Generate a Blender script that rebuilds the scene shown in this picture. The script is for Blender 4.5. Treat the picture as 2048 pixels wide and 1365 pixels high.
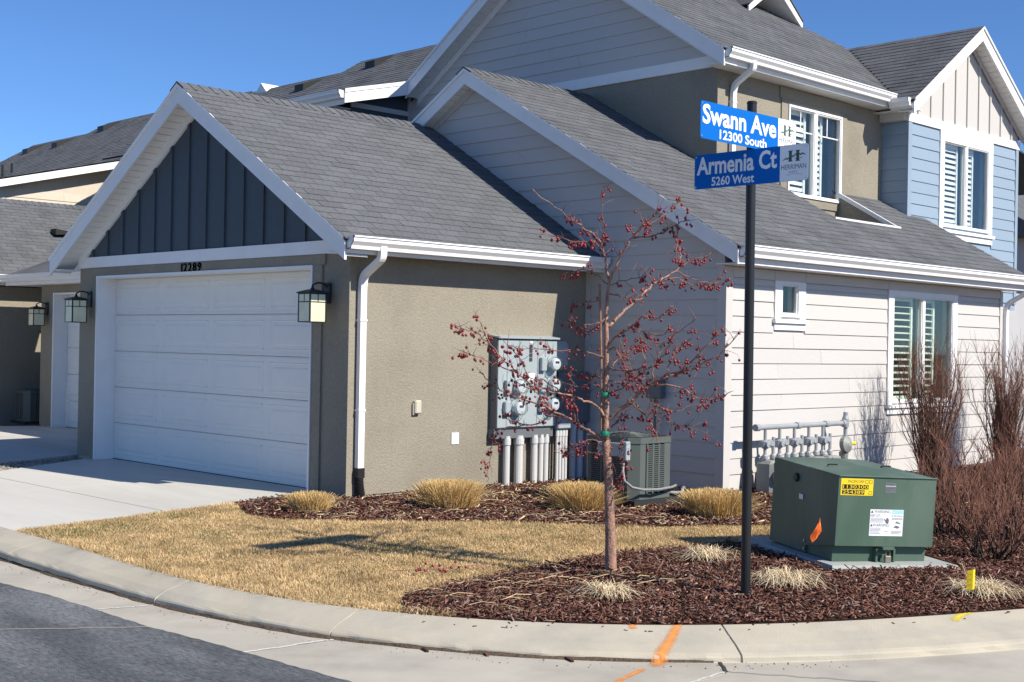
import bpy, math, random
import numpy as np
from mathutils import Vector, Matrix

for o in list(bpy.data.objects):
    bpy.data.objects.remove(o, do_unlink=True)
scene = bpy.context.scene
col = scene.collection
R = math.radians

# ------------------------------------------------------------------ camera
CAM_POS = Vector((0.0, 0.0, 1.65))
CAM_YAW, CAM_PITCH, CAM_ROLL = R(45.416), R(0.147), R(1.043)
cd = bpy.data.cameras.new('camera')
cd.sensor_width = 36.0
cd.lens = 2617.3 / 2048 * 36.0
cd.clip_end = 3000
cam = bpy.data.objects.new('camera', cd)
col.objects.link(cam)
fw = Vector((math.cos(CAM_PITCH) * math.cos(CAM_YAW), math.cos(CAM_PITCH) * math.sin(CAM_YAW), math.sin(CAM_PITCH)))
r0 = fw.cross(Vector((0, 0, 1))).normalized()
u0 = r0.cross(fw)
rt = r0 * math.cos(CAM_ROLL) + u0 * math.sin(CAM_ROLL)
up = u0 * math.cos(CAM_ROLL) - r0 * math.sin(CAM_ROLL)
m = Matrix((rt, up, -fw)).transposed().to_4x4()
m.translation = CAM_POS
cam.matrix_world = m
scene.camera = cam

# ------------------------------------------------------------------ light
SUN_AZ, SUN_EL = R(-78.0), R(39.3)
w = bpy.data.worlds.new('World')
scene.world = w
w.use_nodes = True
nt = w.node_tree
bg = nt.nodes['Background']
sky = nt.nodes.new('ShaderNodeTexSky')
sky.sky_type = 'NISHITA'
sky.sun_disc = False
sky.sun_elevation = SUN_EL
sky.sun_rotation = R(90) - SUN_AZ
sky.altitude = 1500
sky.air_density = 1.0
sky.dust_density = 0.0
sky.ozone_density = 7.0
tint = nt.nodes.new('ShaderNodeMix')
tint.data_type = 'RGBA'
tint.blend_type = 'MULTIPLY'
tint.inputs[0].default_value = 1.0
tint.inputs[7].default_value = (0.91, 1.09, 1.28, 1)
nt.links.new(sky.outputs[0], tint.inputs[6])
nt.links.new(tint.outputs[2], bg.inputs[0])
bg.inputs[1].default_value = 0.078
sd = bpy.data.lights.new('sun', 'SUN')
sd.energy = 4.8
sd.angle = R(0.5)
sd.color = (1.0, 0.93, 0.82)
sun = bpy.data.objects.new('sun', sd)
col.objects.link(sun)
sdir = Vector((math.cos(SUN_EL) * math.cos(SUN_AZ), math.cos(SUN_EL) * math.sin(SUN_AZ), math.sin(SUN_EL)))
sun.rotation_euler = (-sdir).to_track_quat('-Z', 'Y').to_euler()
sun.location = (0, 0, 30)
vs = scene.view_settings
vs.view_transform = 'Standard'
vs.look = 'None'
vs.exposure = 0.5
vs.gamma = 1.0
vs.use_curve_mapping = False
scene.cycles.use_denoising = True
scene.cycles.max_bounces = 8
scene.cycles.transparent_max_bounces = 24

# ------------------------------------------------------------------ materials
MATS = {}


def mat(name, c, rough=0.7, var=0.0, vscale=3.0, bump=0.0, bscale=60.0, metal=0.0, spec=0.4, rnd=0.0,
        c2=None, c2scale=1.0, c2lo=0.45, c2hi=0.65, streak=None, detail=4.0, bdist=0.01):
    """Principled surface: base colour with noise variation, a second colour in patches, per-piece variation and bump."""
    if name in MATS:
        return MATS[name]
    mt = bpy.data.materials.new(name)
    mt.use_nodes = True
    t = mt.node_tree
    N, L = t.nodes, t.links
    b = N['Principled BSDF']
    b.inputs['Roughness'].default_value = rough
    b.inputs['Metallic'].default_value = metal
    b.inputs['Specular IOR Level'].default_value = spec
    tc = N.new('ShaderNodeTexCoord')
    src = tc.outputs['Object']
    if streak:
        mp = N.new('ShaderNodeMapping')
        mp.inputs['Scale'].default_value = streak
        L.new(src, mp.inputs[0])
        src2 = mp.outputs[0]
    else:
        src2 = src
    rgb = N.new('ShaderNodeRGB')
    rgb.outputs[0].default_value = (*c, 1)
    cur = rgb.outputs[0]
    if c2:
        n2 = N.new('ShaderNodeTexNoise')
        n2.inputs['Scale'].default_value = c2scale
        n2.inputs['Detail'].default_value = 6
        n2.inputs['Roughness'].default_value = 0.62
        L.new(src2, n2.inputs['Vector'])
        mr = N.new('ShaderNodeMapRange')
        mr.inputs[1].default_value = c2lo
        mr.inputs[2].default_value = c2hi
        L.new(n2.outputs[0], mr.inputs[0])
        mx = N.new('ShaderNodeMix')
        mx.data_type = 'RGBA'
        L.new(mr.outputs[0], mx.inputs[0])
        L.new(cur, mx.inputs[6])
        mx.inputs[7].default_value = (*c2, 1)
        cur = mx.outputs[2]
    val = None
    if var:
        n1 = N.new('ShaderNodeTexNoise')
        n1.inputs['Scale'].default_value = vscale
        n1.inputs['Detail'].default_value = detail
        L.new(src2, n1.inputs['Vector'])
        mr = N.new('ShaderNodeMapRange')
        mr.inputs[1].default_value = 0.3
        mr.inputs[2].default_value = 0.7
        mr.inputs[3].default_value = 1 - var
        mr.inputs[4].default_value = 1 + var
        mr.clamp = False
        L.new(n1.outputs[0], mr.inputs[0])
        val = mr.outputs[0]
    if rnd:
        oi = N.new('ShaderNodeObjectInfo')
        ge = N.new('ShaderNodeNewGeometry')
        ad = N.new('ShaderNodeMath')
        ad.operation = 'ADD'
        L.new(oi.outputs['Random'], ad.inputs[0])
        L.new(ge.outputs['Random Per Island'], ad.inputs[1])
        fr = N.new('ShaderNodeMath')
        fr.operation = 'FRACT'
        L.new(ad.outputs[0], fr.inputs[0])
        mr = N.new('ShaderNodeMapRange')
        mr.inputs[3].default_value = 1 - rnd
        mr.inputs[4].default_value = 1 + rnd
        L.new(fr.outputs[0], mr.inputs[0])
        if val:
            mu = N.new('ShaderNodeMath')
            mu.operation = 'MULTIPLY'
            L.new(val, mu.inputs[0])
            L.new(mr.outputs[0], mu.inputs[1])
            val = mu.outputs[0]
        else:
            val = mr.outputs[0]
    if val:
        vm = N.new('ShaderNodeVectorMath')
        vm.operation = 'SCALE'
        L.new(cur, vm.inputs[0])
        L.new(val, vm.inputs['Scale'])
        cur = vm.outputs[0]
    L.new(cur, b.inputs['Base Color'])
    if bump:
        nb = N.new('ShaderNodeTexNoise')
        nb.inputs['Scale'].default_value = bscale
        nb.inputs['Detail'].default_value = 5
        L.new(src, nb.inputs['Vector'])
        bp = N.new('ShaderNodeBump')
        bp.inputs['Strength'].default_value = bump
        bp.inputs['Distance'].default_value = bdist
        L.new(nb.outputs[0], bp.inputs['Height'])
        L.new(bp.outputs[0], b.inputs['Normal'])
    MATS[name] = mt
    return mt


def glass_mat(name, tint, refl=0.12):
    if name in MATS:
        return MATS[name]
    mt = bpy.data.materials.new(name)
    mt.use_nodes = True
    t = mt.node_tree
    N, L = t.nodes, t.links
    out = N['Material Output']
    N.remove(N['Principled BSDF'])
    tr = N.new('ShaderNodeBsdfTransparent')
    tr.inputs[0].default_value = (*tint, 1)
    gl = N.new('ShaderNodeBsdfGlossy')
    gl.inputs['Roughness'].default_value = 0.02
    gl.inputs['Color'].default_value = (0.9, 0.95, 1, 1)
    ge = N.new('ShaderNodeNewGeometry')
    dt = N.new('ShaderNodeVectorMath')
    dt.operation = 'DOT_PRODUCT'
    L.new(ge.outputs['Incoming'], dt.inputs[0])
    L.new(ge.outputs['Normal'], dt.inputs[1])
    prev = dt.outputs['Value']
    ad = None
    for op, b in (('ABSOLUTE', None), ('SUBTRACT', 'inv'), ('POWER', 5.0), ('MULTIPLY', 0.93), ('ADD', 0.04 + refl)):
        ad = N.new('ShaderNodeMath')
        ad.operation = op
        if b == 'inv':
            ad.inputs[0].default_value = 1.0
            L.new(prev, ad.inputs[1])
        else:
            L.new(prev, ad.inputs[0])
            if b is not None:
                ad.inputs[1].default_value = b
        prev = ad.outputs[0]
    mx = N.new('ShaderNodeMixShader')
    L.new(ad.outputs[0], mx.inputs[0])
    L.new(tr.outputs[0], mx.inputs[1])
    L.new(gl.outputs[0], mx.inputs[2])
    L.new(mx.outputs[0], out.inputs[0])
    MATS[name] = mt
    return mt


M_STUCCO = mat('stucco_taupe', (0.282, 0.256, 0.203), 0.9, 0.07, 26, 0.9, 48, spec=0.2, bdist=0.010,
               c2=(0.240, 0.217, 0.172), c2scale=0.9)
M_SIDING = mat('siding_cream', (0.525, 0.507, 0.486), 0.6, 0.025, 9, 0.12, 40, streak=(1, 1, 12), spec=0.3, rnd=0.02)
M_TRIMC = mat('trim_cream', (0.54, 0.52, 0.497), 0.6, 0.02, 5, spec=0.3)
M_WHITE = mat('trim_white', (0.80, 0.80, 0.795), 0.5, 0.03, 4, spec=0.35)
M_GUTTER = mat('gutter_white', (0.82, 0.82, 0.82), 0.35, 0.02, 3, spec=0.5)
M_SOFFIT = mat('soffit_white', (0.78, 0.78, 0.76), 0.5, 0.02, 6, spec=0.3)
M_BLUEDK = mat('batten_slate', (0.058, 0.080, 0.100), 0.6, 0.05, 6, 0.1, 50, streak=(1, 1, 6), spec=0.3, rnd=0.03)
M_BLUE = mat('siding_blue', (0.255, 0.335, 0.42), 0.6, 0.03, 9, 0.1, 40, streak=(1, 1, 10), spec=0.3, rnd=0.025)
M_BEIGE = mat('siding_beige', (0.56, 0.50, 0.41), 0.6, 0.03, 6, spec=0.3, rnd=0.02)
M_SHING = mat('shingle_charcoal', (0.126, 0.132, 0.141), 0.95, 0.22, 55, 0.6, 320, spec=0.15, rnd=0.10, bdist=0.004,
              c2=(0.098, 0.102, 0.110), c2scale=1.6, detail=8)
M_DECK = mat('shingle_underlay', (0.035, 0.035, 0.037), 0.95, spec=0.1)
M_DOOR = mat('door_white', (0.77, 0.76, 0.72), 0.55, 0.02, 5, 0.06, 120, spec=0.3)
M_BLACK = mat('black_metal', (0.012, 0.012, 0.014), 0.45, spec=0.4)
M_NUM = mat('number_black', (0.008, 0.008, 0.008), 0.5)
M_CONC = mat('drive_concrete', (0.555, 0.542, 0.496), 0.85, 0.05, 2.0, 0.25, 150, spec=0.2, bdist=0.003,
             c2=(0.475, 0.462, 0.42), c2scale=0.9, streak=(1, 0.25, 1))
M_KERB = mat('kerb_concrete', (0.46, 0.42, 0.335), 0.9, 0.08, 2.5, 0.45, 120, spec=0.15, bdist=0.005,
             c2=(0.39, 0.365, 0.305), c2scale=2.2, detail=8)
M_PAN = mat('gutter_concrete', (0.44, 0.412, 0.352), 0.9, 0.09, 1.8, 0.35, 140, spec=0.15, bdist=0.004,
            c2=(0.36, 0.335, 0.285), c2scale=1.3, detail=8)
M_ASPH = mat('asphalt', (0.112, 0.120, 0.128), 0.95, 0.38, 110, 1.0, 170, spec=0.15, bdist=0.012,
             c2=(0.225, 0.236, 0.246), c2scale=4.5, c2lo=0.42, c2hi=0.70, streak=(0.55, 0.14, 1), detail=10)
M_STRAWG = mat('lawn_ground', (0.36, 0.255, 0.13), 1.0, 0.2, 30, 0.8, 160, spec=0.05, c2=(0.20, 0.15, 0.075), c2scale=4)
M_LAWN = mat('dry_grass', (0.60, 0.437, 0.235), 0.85, 0.24, 2.2, spec=0.15, rnd=0.28, c2=(0.40, 0.29, 0.14), c2scale=3.4)
M_GREENG = mat('green_grass', (0.10, 0.15, 0.045), 0.85, spec=0.15, rnd=0.3)
M_MULCHG = mat('mulch_ground', (0.060, 0.030, 0.024), 1.0, 0.4, 25, 0.9, 90, spec=0.05, bdist=0.02)
M_MULCH = mat('mulch_bark', (0.150, 0.073, 0.054), 1.0, 0.35, 60, spec=0.05, rnd=0.6)
M_MULCHY = mat('mulch_weathered', (0.21, 0.155, 0.13), 1.0, 0.3, 60, spec=0.05, rnd=0.45)
M_MULCHP = mat('mulch_pale', (0.36, 0.24, 0.19), 0.85, 0.2, 60, spec=0.2, rnd=0.4)
M_STRAW = mat('straw', (0.60, 0.47, 0.27), 0.8, spec=0.2, rnd=0.25)
M_TUFT = mat('grass_tuft', (0.63, 0.45, 0.20), 0.8, 0.15, 8, spec=0.2, rnd=0.25)
M_TUFTP = mat('grass_pale', (0.70, 0.58, 0.38), 0.8, spec=0.2, rnd=0.22)
M_BARK = mat('bark', (0.38, 0.215, 0.155), 0.8, 0.30, 40, 1.0, 70, spec=0.25, c2=(0.17, 0.12, 0.10), c2scale=22, streak=(1, 1, 0.45))
M_TWIG = mat('twig', (0.22, 0.115, 0.095), 0.75, 0.2, 20, spec=0.25, rnd=0.2)
M_BERRY = mat('berry_red', (0.21, 0.018, 0.022), 0.35, 0.1, 30, spec=0.5, rnd=0.35)
M_SHRUB = mat('shrub_stem', (0.060, 0.042, 0.034), 0.85, 0.2, 20, spec=0.15, rnd=0.3)
M_SHRUBR = mat('shrub_red', (0.195, 0.092, 0.064), 0.8, 0.2, 20, spec=0.2, rnd=0.3)
M_GRAV = mat('gravel', (0.30, 0.27, 0.235), 0.9, 0.2, 20, spec=0.2, rnd=0.45)
M_TGREEN = mat('transformer_green', (0.062, 0.112, 0.080), 0.48, 0.10, 3.2, 0.08, 60, spec=0.4, c2=(0.095, 0.140, 0.108), c2scale=2.2, streak=(1, 1, 0.35))
M_PADC = mat('pad_concrete', (0.34, 0.365, 0.35), 0.85, 0.08, 5, 0.3, 90, spec=0.2)
M_STEELG = mat('enclosure_grey', (0.33, 0.38, 0.40), 0.45, 0.03, 3, spec=0.45)
M_STEELD = mat('enclosure_dark', (0.13, 0.145, 0.16), 0.5, 0.03, 3, spec=0.4)
M_PVC = mat('conduit_pvc', (0.56, 0.56, 0.555), 0.45, 0.03, 4, spec=0.4)
M_PIPEG = mat('gas_pipe', (0.30, 0.32, 0.34), 0.5, 0.08, 9, spec=0.4)
M_METERG = mat('gas_meter', (0.25, 0.26, 0.24), 0.5, 0.1, 7, spec=0.35)
M_ACG = mat('condenser_grey', (0.095, 0.112, 0.104), 0.5, 0.04, 4, spec=0.35)
M_ACD = mat('condenser_coil', (0.022, 0.024, 0.025), 0.7)
M_CREAMG = mat('lantern_glass', (0.66, 0.66, 0.47), 0.3, 0.12, 6, spec=0.5)
M_POLE = mat('pole_black', (0.012, 0.013, 0.015), 0.42, 0.15, 6, spec=0.4)
M_SIGNB = mat('sign_blue', (0.001, 0.125, 0.48), 0.6, 0.02, 3, spec=0.12)
M_SIGNW = mat('sign_white', (0.80, 0.82, 0.84), 0.45, spec=0.4)
M_LOGOG = mat('logo_green', (0.06, 0.16, 0.085), 0.5)
M_LOGOT = mat('logo_tan', (0.42, 0.36, 0.24), 0.5)
M_LOGOD = mat('logo_charcoal', (0.05, 0.05, 0.055), 0.5)
M_ALU = mat('aluminium', (0.55, 0.56, 0.57), 0.35, metal=0.8)
M_YEL = mat('sticker_yellow', (0.83, 0.60, 0.015), 0.5, 0.04, 12)
M_WSTK = mat('sticker_white', (0.78, 0.80, 0.82), 0.5)
M_CYAN = mat('sticker_cyan', (0.25, 0.62, 0.83), 0.5)
M_ORF = mat('flag_orange', (0.90, 0.16, 0.02), 0.6, 0.08, 10)
M_YEF = mat('flag_yellow', (0.82, 0.60, 0.02), 0.6, 0.08, 10)


def spray_mat(name, c):
    """sprayed paint that thins out towards the edge of the stroke"""
    mt = mat(name, c, 0.9, 0.15, 20)
    t = mt.node_tree
    N, L = t.nodes, t.links
    at = N.new('ShaderNodeAttribute')
    at.attribute_name = 'cover'
    tc = N.new('ShaderNodeTexCoord')
    nz = N.new('ShaderNodeTexNoise')
    nz.inputs['Scale'].default_value = 130
    nz.inputs['Detail'].default_value = 4
    L.new(tc.outputs['Object'], nz.inputs['Vector'])
    ma = N.new('ShaderNodeMath')
    ma.operation = 'MULTIPLY_ADD'
    L.new(nz.outputs[0], ma.inputs[0])
    ma.inputs[1].default_value = 1.1
    ma.inputs[2].default_value = -0.72
    ad = N.new('ShaderNodeMath')
    L.new(at.outputs['Fac'], ad.inputs[0])
    L.new(ma.outputs[0], ad.inputs[1])
    mr = N.new('ShaderNodeMapRange')
    mr.inputs[1].default_value = 0.0
    mr.inputs[2].default_value = 0.75
    mr.inputs[4].default_value = 0.85
    L.new(ad.outputs[0], mr.inputs[0])
    L.new(mr.outputs[0], N['Principled BSDF'].inputs['Alpha'])
    return mt


M_PAINTO = spray_mat('spray_orange', (0.80, 0.30, 0.07))
M_PAINTY = spray_mat('spray_yellow', (0.72, 0.58, 0.05))
M_ROOM = mat('room_dark', (0.32, 0.33, 0.31), 0.9)
M_SHUT = mat('shutter_white', (0.74, 0.76, 0.74), 0.5)
M_GLASS = glass_mat('window_glass', (0.92, 0.96, 0.93), 0.0)
M_GLASSB = glass_mat('window_glass_upper', (0.95, 0.97, 0.96), 0.0)
M_DOME = glass_mat('meter_glass', (0.85, 0.88, 0.88), 0.08)
M_TIE = mat('tie_green', (0.01, 0.22, 0.14), 0.5)
M_STAKE = mat('stake_wood', (0.26, 0.15, 0.10), 0.8, 0.2, 20)
M_HOSE = mat('line_set_grey', (0.23, 0.235, 0.24), 0.5)
M_RUBBER = mat('black_plastic', (0.015, 0.015, 0.016), 0.5)
M_BRASS = mat('lock_brass', (0.30, 0.28, 0.22), 0.45, metal=0.6)
M_OUTLET = mat('outlet_beige', (0.52, 0.49, 0.39), 0.5)
M_PLATE = mat('plate_white', (0.72, 0.74, 0.76), 0.5)
M_DIRT = mat('bare_earth', (0.17, 0.125, 0.085), 1.0, 0.2, 3, 0.5, 30, spec=0.05)
M_GREYW = mat('porch_grey', (0.42, 0.42, 0.43), 0.8, 0.04, 2)
M_DRYSEAL = mat('joint_sealant', (0.62, 0.60, 0.56), 0.9)
M_CRACK = mat('crack_dark', (0.045, 0.04, 0.035), 1.0)

# ------------------------------------------------------------------ mesh helpers
ORG = {}


def tag(o, label, cat, group=None, kind=None):
    if label:
        o['label'] = label
    if cat:
        o['category'] = cat
    if group:
        o['group'] = group
    if kind:
        o['kind'] = kind
    return o


def thing(name, label, cat, loc, group=None, kind=None, local=False, rot=None):
    o = bpy.data.objects.new(name, None)
    col.objects.link(o)
    o.empty_display_size = 0.2
    o.location = loc
    if rot:
        o.rotation_euler = rot
    ORG[o.name] = Vector((0, 0, 0)) if local else Vector(loc)
    return tag(o, label, cat, group, kind)


def _unit(v):
    return Vector(v).normalized()


class MB:
    """Collects solid pieces and links them as one mesh object."""

    def __init__(s):
        s.v, s.f = [], []

    def add(s, vs, fs):
        n = len(s.v)
        s.v += [tuple(p) for p in vs]
        s.f += [tuple(i + n for i in q) for q in fs]
        return s

    def box(s, x0, x1, y0, y1, z0, z1):
        return s.add([(x0, y0, z0), (x1, y0, z0), (x1, y1, z0), (x0, y1, z0), (x0, y0, z1), (x1, y0, z1), (x1, y1, z1), (x0, y1, z1)],
                     [(0, 3, 2, 1), (4, 5, 6, 7), (0, 1, 5, 4), (1, 2, 6, 5), (2, 3, 7, 6), (3, 0, 4, 7)])

    def bbox(s, x0, x1, y0, y1, z0, z1, b=0.006):
        """box with chamfered edges"""
        c = [((x0 + x1) / 2, (x1 - x0) / 2), ((y0 + y1) / 2, (y1 - y0) / 2), ((z0 + z1) / 2, (z1 - z0) / 2)]
        b = min(b, c[0][1] * .9, c[1][1] * .9, c[2][1] * .9)
        vs, idx = [], {}
        for sx in (-1, 1):
            for sy in (-1, 1):
                for sz in (-1, 1):
                    sg = (sx, sy, sz)
                    for ax in range(3):
                        p = [c[k][0] + sg[k] * (c[k][1] - (0 if k == ax else b)) for k in range(3)]
                        idx[(sx, sy, sz, ax)] = len(vs)
                        vs.append(p)
        fs = []
        for ax in range(3):
            o1, o2 = [k for k in range(3) if k != ax]
            for sg in (-1, 1):
                q = []
                for a, bb in ((-1, -1), (1, -1), (1, 1), (-1, 1)):
                    k = [0, 0, 0]
                    k[ax], k[o1], k[o2] = sg, a, bb
                    q.append(idx[(*k, ax)])
                fs.append(tuple(q))
            for a in (-1, 1):
                for bb in (-1, 1):
                    q = []
                    for e, axx in ((-1, o1), (-1, o2), (1, o2), (1, o1)):
                        k = [0, 0, 0]
                        k[ax], k[o1], k[o2] = e, a, bb
                        q.append(idx[(*k, axx)])
                    fs.append(tuple(q))
        for sx in (-1, 1):
            for sy in (-1, 1):
                for sz in (-1, 1):
                    fs.append(tuple(idx[(sx, sy, sz, k)] for k in range(3)))
        return s.add(vs, fs)

    def obox(s, c, A, B, Cc):
        """oriented box: centre and three half-extent vectors"""
        c, A, B, Cc = Vector(c), Vector(A), Vector(B), Vector(Cc)
        vs = [c + A * i + B * j + Cc * k for k in (-1, 1) for j in (-1, 1) for i in (-1, 1)]
        return s.add(vs, [(0, 2, 3, 1), (4, 5, 7, 6), (0, 1, 5, 4), (1, 3, 7, 5), (3, 2, 6, 7), (2, 0, 4, 6)])

    def prism(s, poly, ext):
        poly = [Vector(p) for p in poly]
        e = Vector(ext)
        n = len(poly)
        return s.add(poly + [p + e for p in poly],
                     [tuple(range(n - 1, -1, -1)), tuple(range(n, 2 * n))] + [(i, (i + 1) % n, (i + 1) % n + n, i + n) for i in range(n)])

    def poly(s, pts):
        return s.add(pts, [tuple(range(len(pts)))])

    def tube(s, pts, rad, n=8, cap=True):
        pts = [Vector(p) for p in pts]
        if not hasattr(rad, '__len__'):
            rad = [rad] * len(pts)
        ref = None
        base = len(s.v)
        for i, p in enumerate(pts):
            t = (pts[min(i + 1, len(pts) - 1)] - pts[max(i - 1, 0)])
            if t.length < 1e-9:
                t = Vector((0, 0, 1))
            t.normalize()
            if ref is None:
                ref = t.orthogonal().normalized()
            ref = ref - t * ref.dot(t)
            if ref.length < 1e-6:
                ref = t.orthogonal()
            ref.normalize()
            b = t.cross(ref)
            for k in range(n):
                a = 2 * math.pi * k / n
                s.v.append(tuple(p + (ref * math.cos(a) + b * math.sin(a)) * rad[i]))
        for i in range(len(pts) - 1):
            for k in range(n):
                a, b = base + i * n + k, base + i * n + (k + 1) % n
                s.f.append((a, b, b + n, a + n))
        if cap:
            s.f.append(tuple(base + k for k in range(n - 1, -1, -1)))
            e = base + (len(pts) - 1) * n
            s.f.append(tuple(e + k for k in range(n)))
        return s

    def sweep(s, pts, sec, side):
        """sweep a closed 2D section (a along 'side', b along side x tangent) along points with mitred joints"""
        pts = [Vector(p) for p in pts]
        side = Vector(side).normalized()
        base, n = len(s.v), len(sec)
        for i, p in enumerate(pts):
            t0 = (pts[i] - pts[i - 1]).normalized() if i else (pts[1] - pts[0]).normalized()
            t1 = (pts[i + 1] - pts[i]).normalized() if i < len(pts) - 1 else t0
            t = (t0 + t1).normalized()
            k = 1 / max(0.35, t.dot(t0))
            b = side.cross(t).normalized() * k
            for (a, c) in sec:
                s.v.append(tuple(p + side * a + b * c))
        for i in range(len(pts) - 1):
            for k in range(n):
                a, b = base + i * n + k, base + i * n + (k + 1) % n
                s.f.append((a, b, b + n, a + n))
        s.f.append(tuple(base + k for k in range(n - 1, -1, -1)))
        e = base + (len(pts) - 1) * n
        s.f.append(tuple(e + k for k in range(n)))
        return s

    def lathe(s, prof, c, axis=(0, 0, 1), n=20):
        ax = _unit(axis)
        a = ax.orthogonal().normalized()
        b = ax.cross(a)
        c = Vector(c)
        base = len(s.v)
        for (r, h) in prof:
            for k in range(n):
                an = 2 * math.pi * k / n
                s.v.append(tuple(c + ax * h + (a * math.cos(an) + b * math.sin(an)) * r))
        for i in range(len(prof) - 1):
            for k in range(n):
                p, q = base + i * n + k, base + i * n + (k + 1) % n
                s.f.append((p, q, q + n, p + n))
        s.f.append(tuple(base + k for k in range(n - 1, -1, -1)))
        e = base + (len(prof) - 1) * n
        s.f.append(tuple(e + k for k in range(n)))
        return s

    def build(s, name, m_, parent=None, smooth=False, kind=None, org=None):
        o_ = ORG[parent.name] if parent else Vector(org or (0, 0, 0))
        me = bpy.data.meshes.new(name)
        me.from_pydata([(v[0] - o_.x, v[1] - o_.y, v[2] - o_.z) for v in s.v], [], s.f)
        me.update()
        bmfix(me)
        me.materials.append(m_)
        if smooth:
            me.polygons.foreach_set('use_smooth', [True] * len(me.polygons))
        o = bpy.data.objects.new(name, me)
        col.objects.link(o)
        if parent:
            o.parent = parent
        else:
            o.location = o_
        ORG[o.name] = o_
        if kind:
            o['kind'] = kind
        return o


import bmesh


def bmfix(me):
    if len(me.polygons) > 60000:
        return
    bm = bmesh.new()
    bm.from_mesh(me)
    bmesh.ops.recalc_face_normals(bm, faces=bm.faces)
    bm.to_mesh(me)
    bm.free()


def np_mesh(name, V, F, m_, parent=None, kind=None, org=None, mats=None, midx=None):
    """big mesh from arrays: V (n,3), F (k,3 or 4)"""
    o_ = ORG[parent.name] if parent else Vector(org or (0, 0, 0))
    V = np.asarray(V, dtype=np.float32) - np.array(o_, dtype=np.float32)
    F = np.asarray(F, dtype=np.int32)
    me = bpy.data.meshes.new(name)
    me.vertices.add(len(V))
    me.vertices.foreach_set('co', V.ravel())
    k = F.shape[1]
    me.loops.add(F.size)
    me.loops.foreach_set('vertex_index', F.ravel())
    me.polygons.add(len(F))
    me.polygons.foreach_set('loop_start', np.arange(0, F.size, k, dtype=np.int32))
    me.polygons.foreach_set('loop_total', np.full(len(F), k, dtype=np.int32))
    for mm in (mats or [m_]):
        me.materials.append(mm)
    if midx is not None:
        me.polygons.foreach_set('material_index', np.asarray(midx, dtype=np.int32))
    me.update(calc_edges=True)
    o = bpy.data.objects.new(name, me)
    col.objects.link(o)
    if parent:
        o.parent = parent
    else:
        o.location = o_
    ORG[o.name] = o_
    if kind:
        o['kind'] = kind
    return o


_txt = {}


def text_geo(body, bold=0.0):
    key = (body, bold)
    if key in _txt:
        return _txt[key]
    cu = bpy.data.curves.new('lettering', 'FONT')
    cu.body = body
    cu.size = 1.0
    cu.offset = bold
    cu.resolution_u = 3
    ob = bpy.data.objects.new('lettering', cu)
    col.objects.link(ob)
    dg = bpy.context.evaluated_depsgraph_get()
    me = bpy.data.meshes.new_from_object(ob.evaluated_get(dg))
    V = np.array([v.co[:] for v in me.vertices]).reshape(-1, 3)
    Fs = [tuple(p.vertices) for p in me.polygons]
    bpy.data.objects.remove(ob, do_unlink=True)
    bpy.data.curves.remove(cu)
    bpy.data.meshes.remove(me)
    _txt[key] = (V, Fs)
    return V, Fs


def text_into(mb, body, org, right, upv, width, height, lift=0.0, bold=0.0):
    """writing of a given width and height, its lower left corner at org"""
    V, Fs = text_geo(body, bold)
    mn, mx = V.min(0), V.max(0)
    sx, sy = width / (mx[0] - mn[0]), height / (mx[1] - mn[1])
    rv, uv = _unit(right), _unit(upv)
    nv = rv.cross(uv)
    o = Vector(org) + nv * lift
    mb.add([o + rv * ((p[0] - mn[0]) * sx) + uv * ((p[1] - mn[1]) * sy) for p in V], Fs)


def in_poly(x, y, poly):
    inside = np.zeros(len(x), bool)
    n = len(poly)
    j = n - 1
    for i in range(n):
        xi, yi = poly[i]
        xj, yj = poly[j]
        c = ((yi > y) != (yj > y)) & (x < (xj - xi) * (y - yi) / (yj - yi + 1e-12) + xi)
        inside ^= c
        j = i
    return inside


def gz(x, y):
    t = np.clip((x + y - 10.5) / 8.0, 0, 1)
    return -0.02 + 0.06 * t

# ================================================================== ground, road, kerb
def struct(o):
    o['kind'] = 'structure'
    return o


# terrain sheet out to the horizon
struct(MB().poly([(-900, -900, -0.30), (900, -900, -0.30), (900, 900, -0.30), (-900, 900, -0.30)]).build('ground', M_DIRT))

KC = np.array([8.6, 9.2])
K_BACK = [(4.75, 11.0), (4.74, 10.15), (4.75, 8.94), (4.75, 7.91), (4.88, 7.02), (5.07, 6.4), (5.27, 5.96), (5.57, 5.6), (5.97, 5.16), (6.43, 4.72), (7.08, 4.3), (7.7, 3.97), (8.38, 3.71)]
K_LIP = [(4.43, 10.25), (4.44, 9.39), (4.44, 8.6), (4.45, 7.9), (4.54, 7.3), (4.64, 6.73), (4.8, 6.29), (5.02, 5.77), (5.27, 5.31), (5.62, 4.85), (6.07, 4.44), (6.5, 4.12), (7.13, 3.76), (7.78, 3.44)]


def polar_fit(pts, deg):
    p = np.array(pts) - KC
    th = np.unwrap(np.arctan2(p[:, 1], p[:, 0]) % (2 * math.pi))
    return np.polyfit(th - 3.6, np.hypot(p[:, 0], p[:, 1]), deg), th.min(), th.max()


def kerb_curve(pts, deg=5, n=70):
    cf, a, b = polar_fit(pts, deg)
    th = np.linspace(a, b, n)
    rr = np.polyval(cf, th - 3.6)
    return np.stack([KC[0] + rr * np.cos(th), KC[1] + rr * np.sin(th)], 1)


def extend(c, dl, dr, el, er):
    """straight runs on at both ends"""
    dl, dr = np.array(dl, float), np.array(dr, float)
    left = [c[0] + dl * s for s in np.linspace(el, el / 8, 8)]
    right = [c[-1] + dr * s for s in np.linspace(er / 8, er, 8)]
    return np.array(left + list(c) + right)


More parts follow.
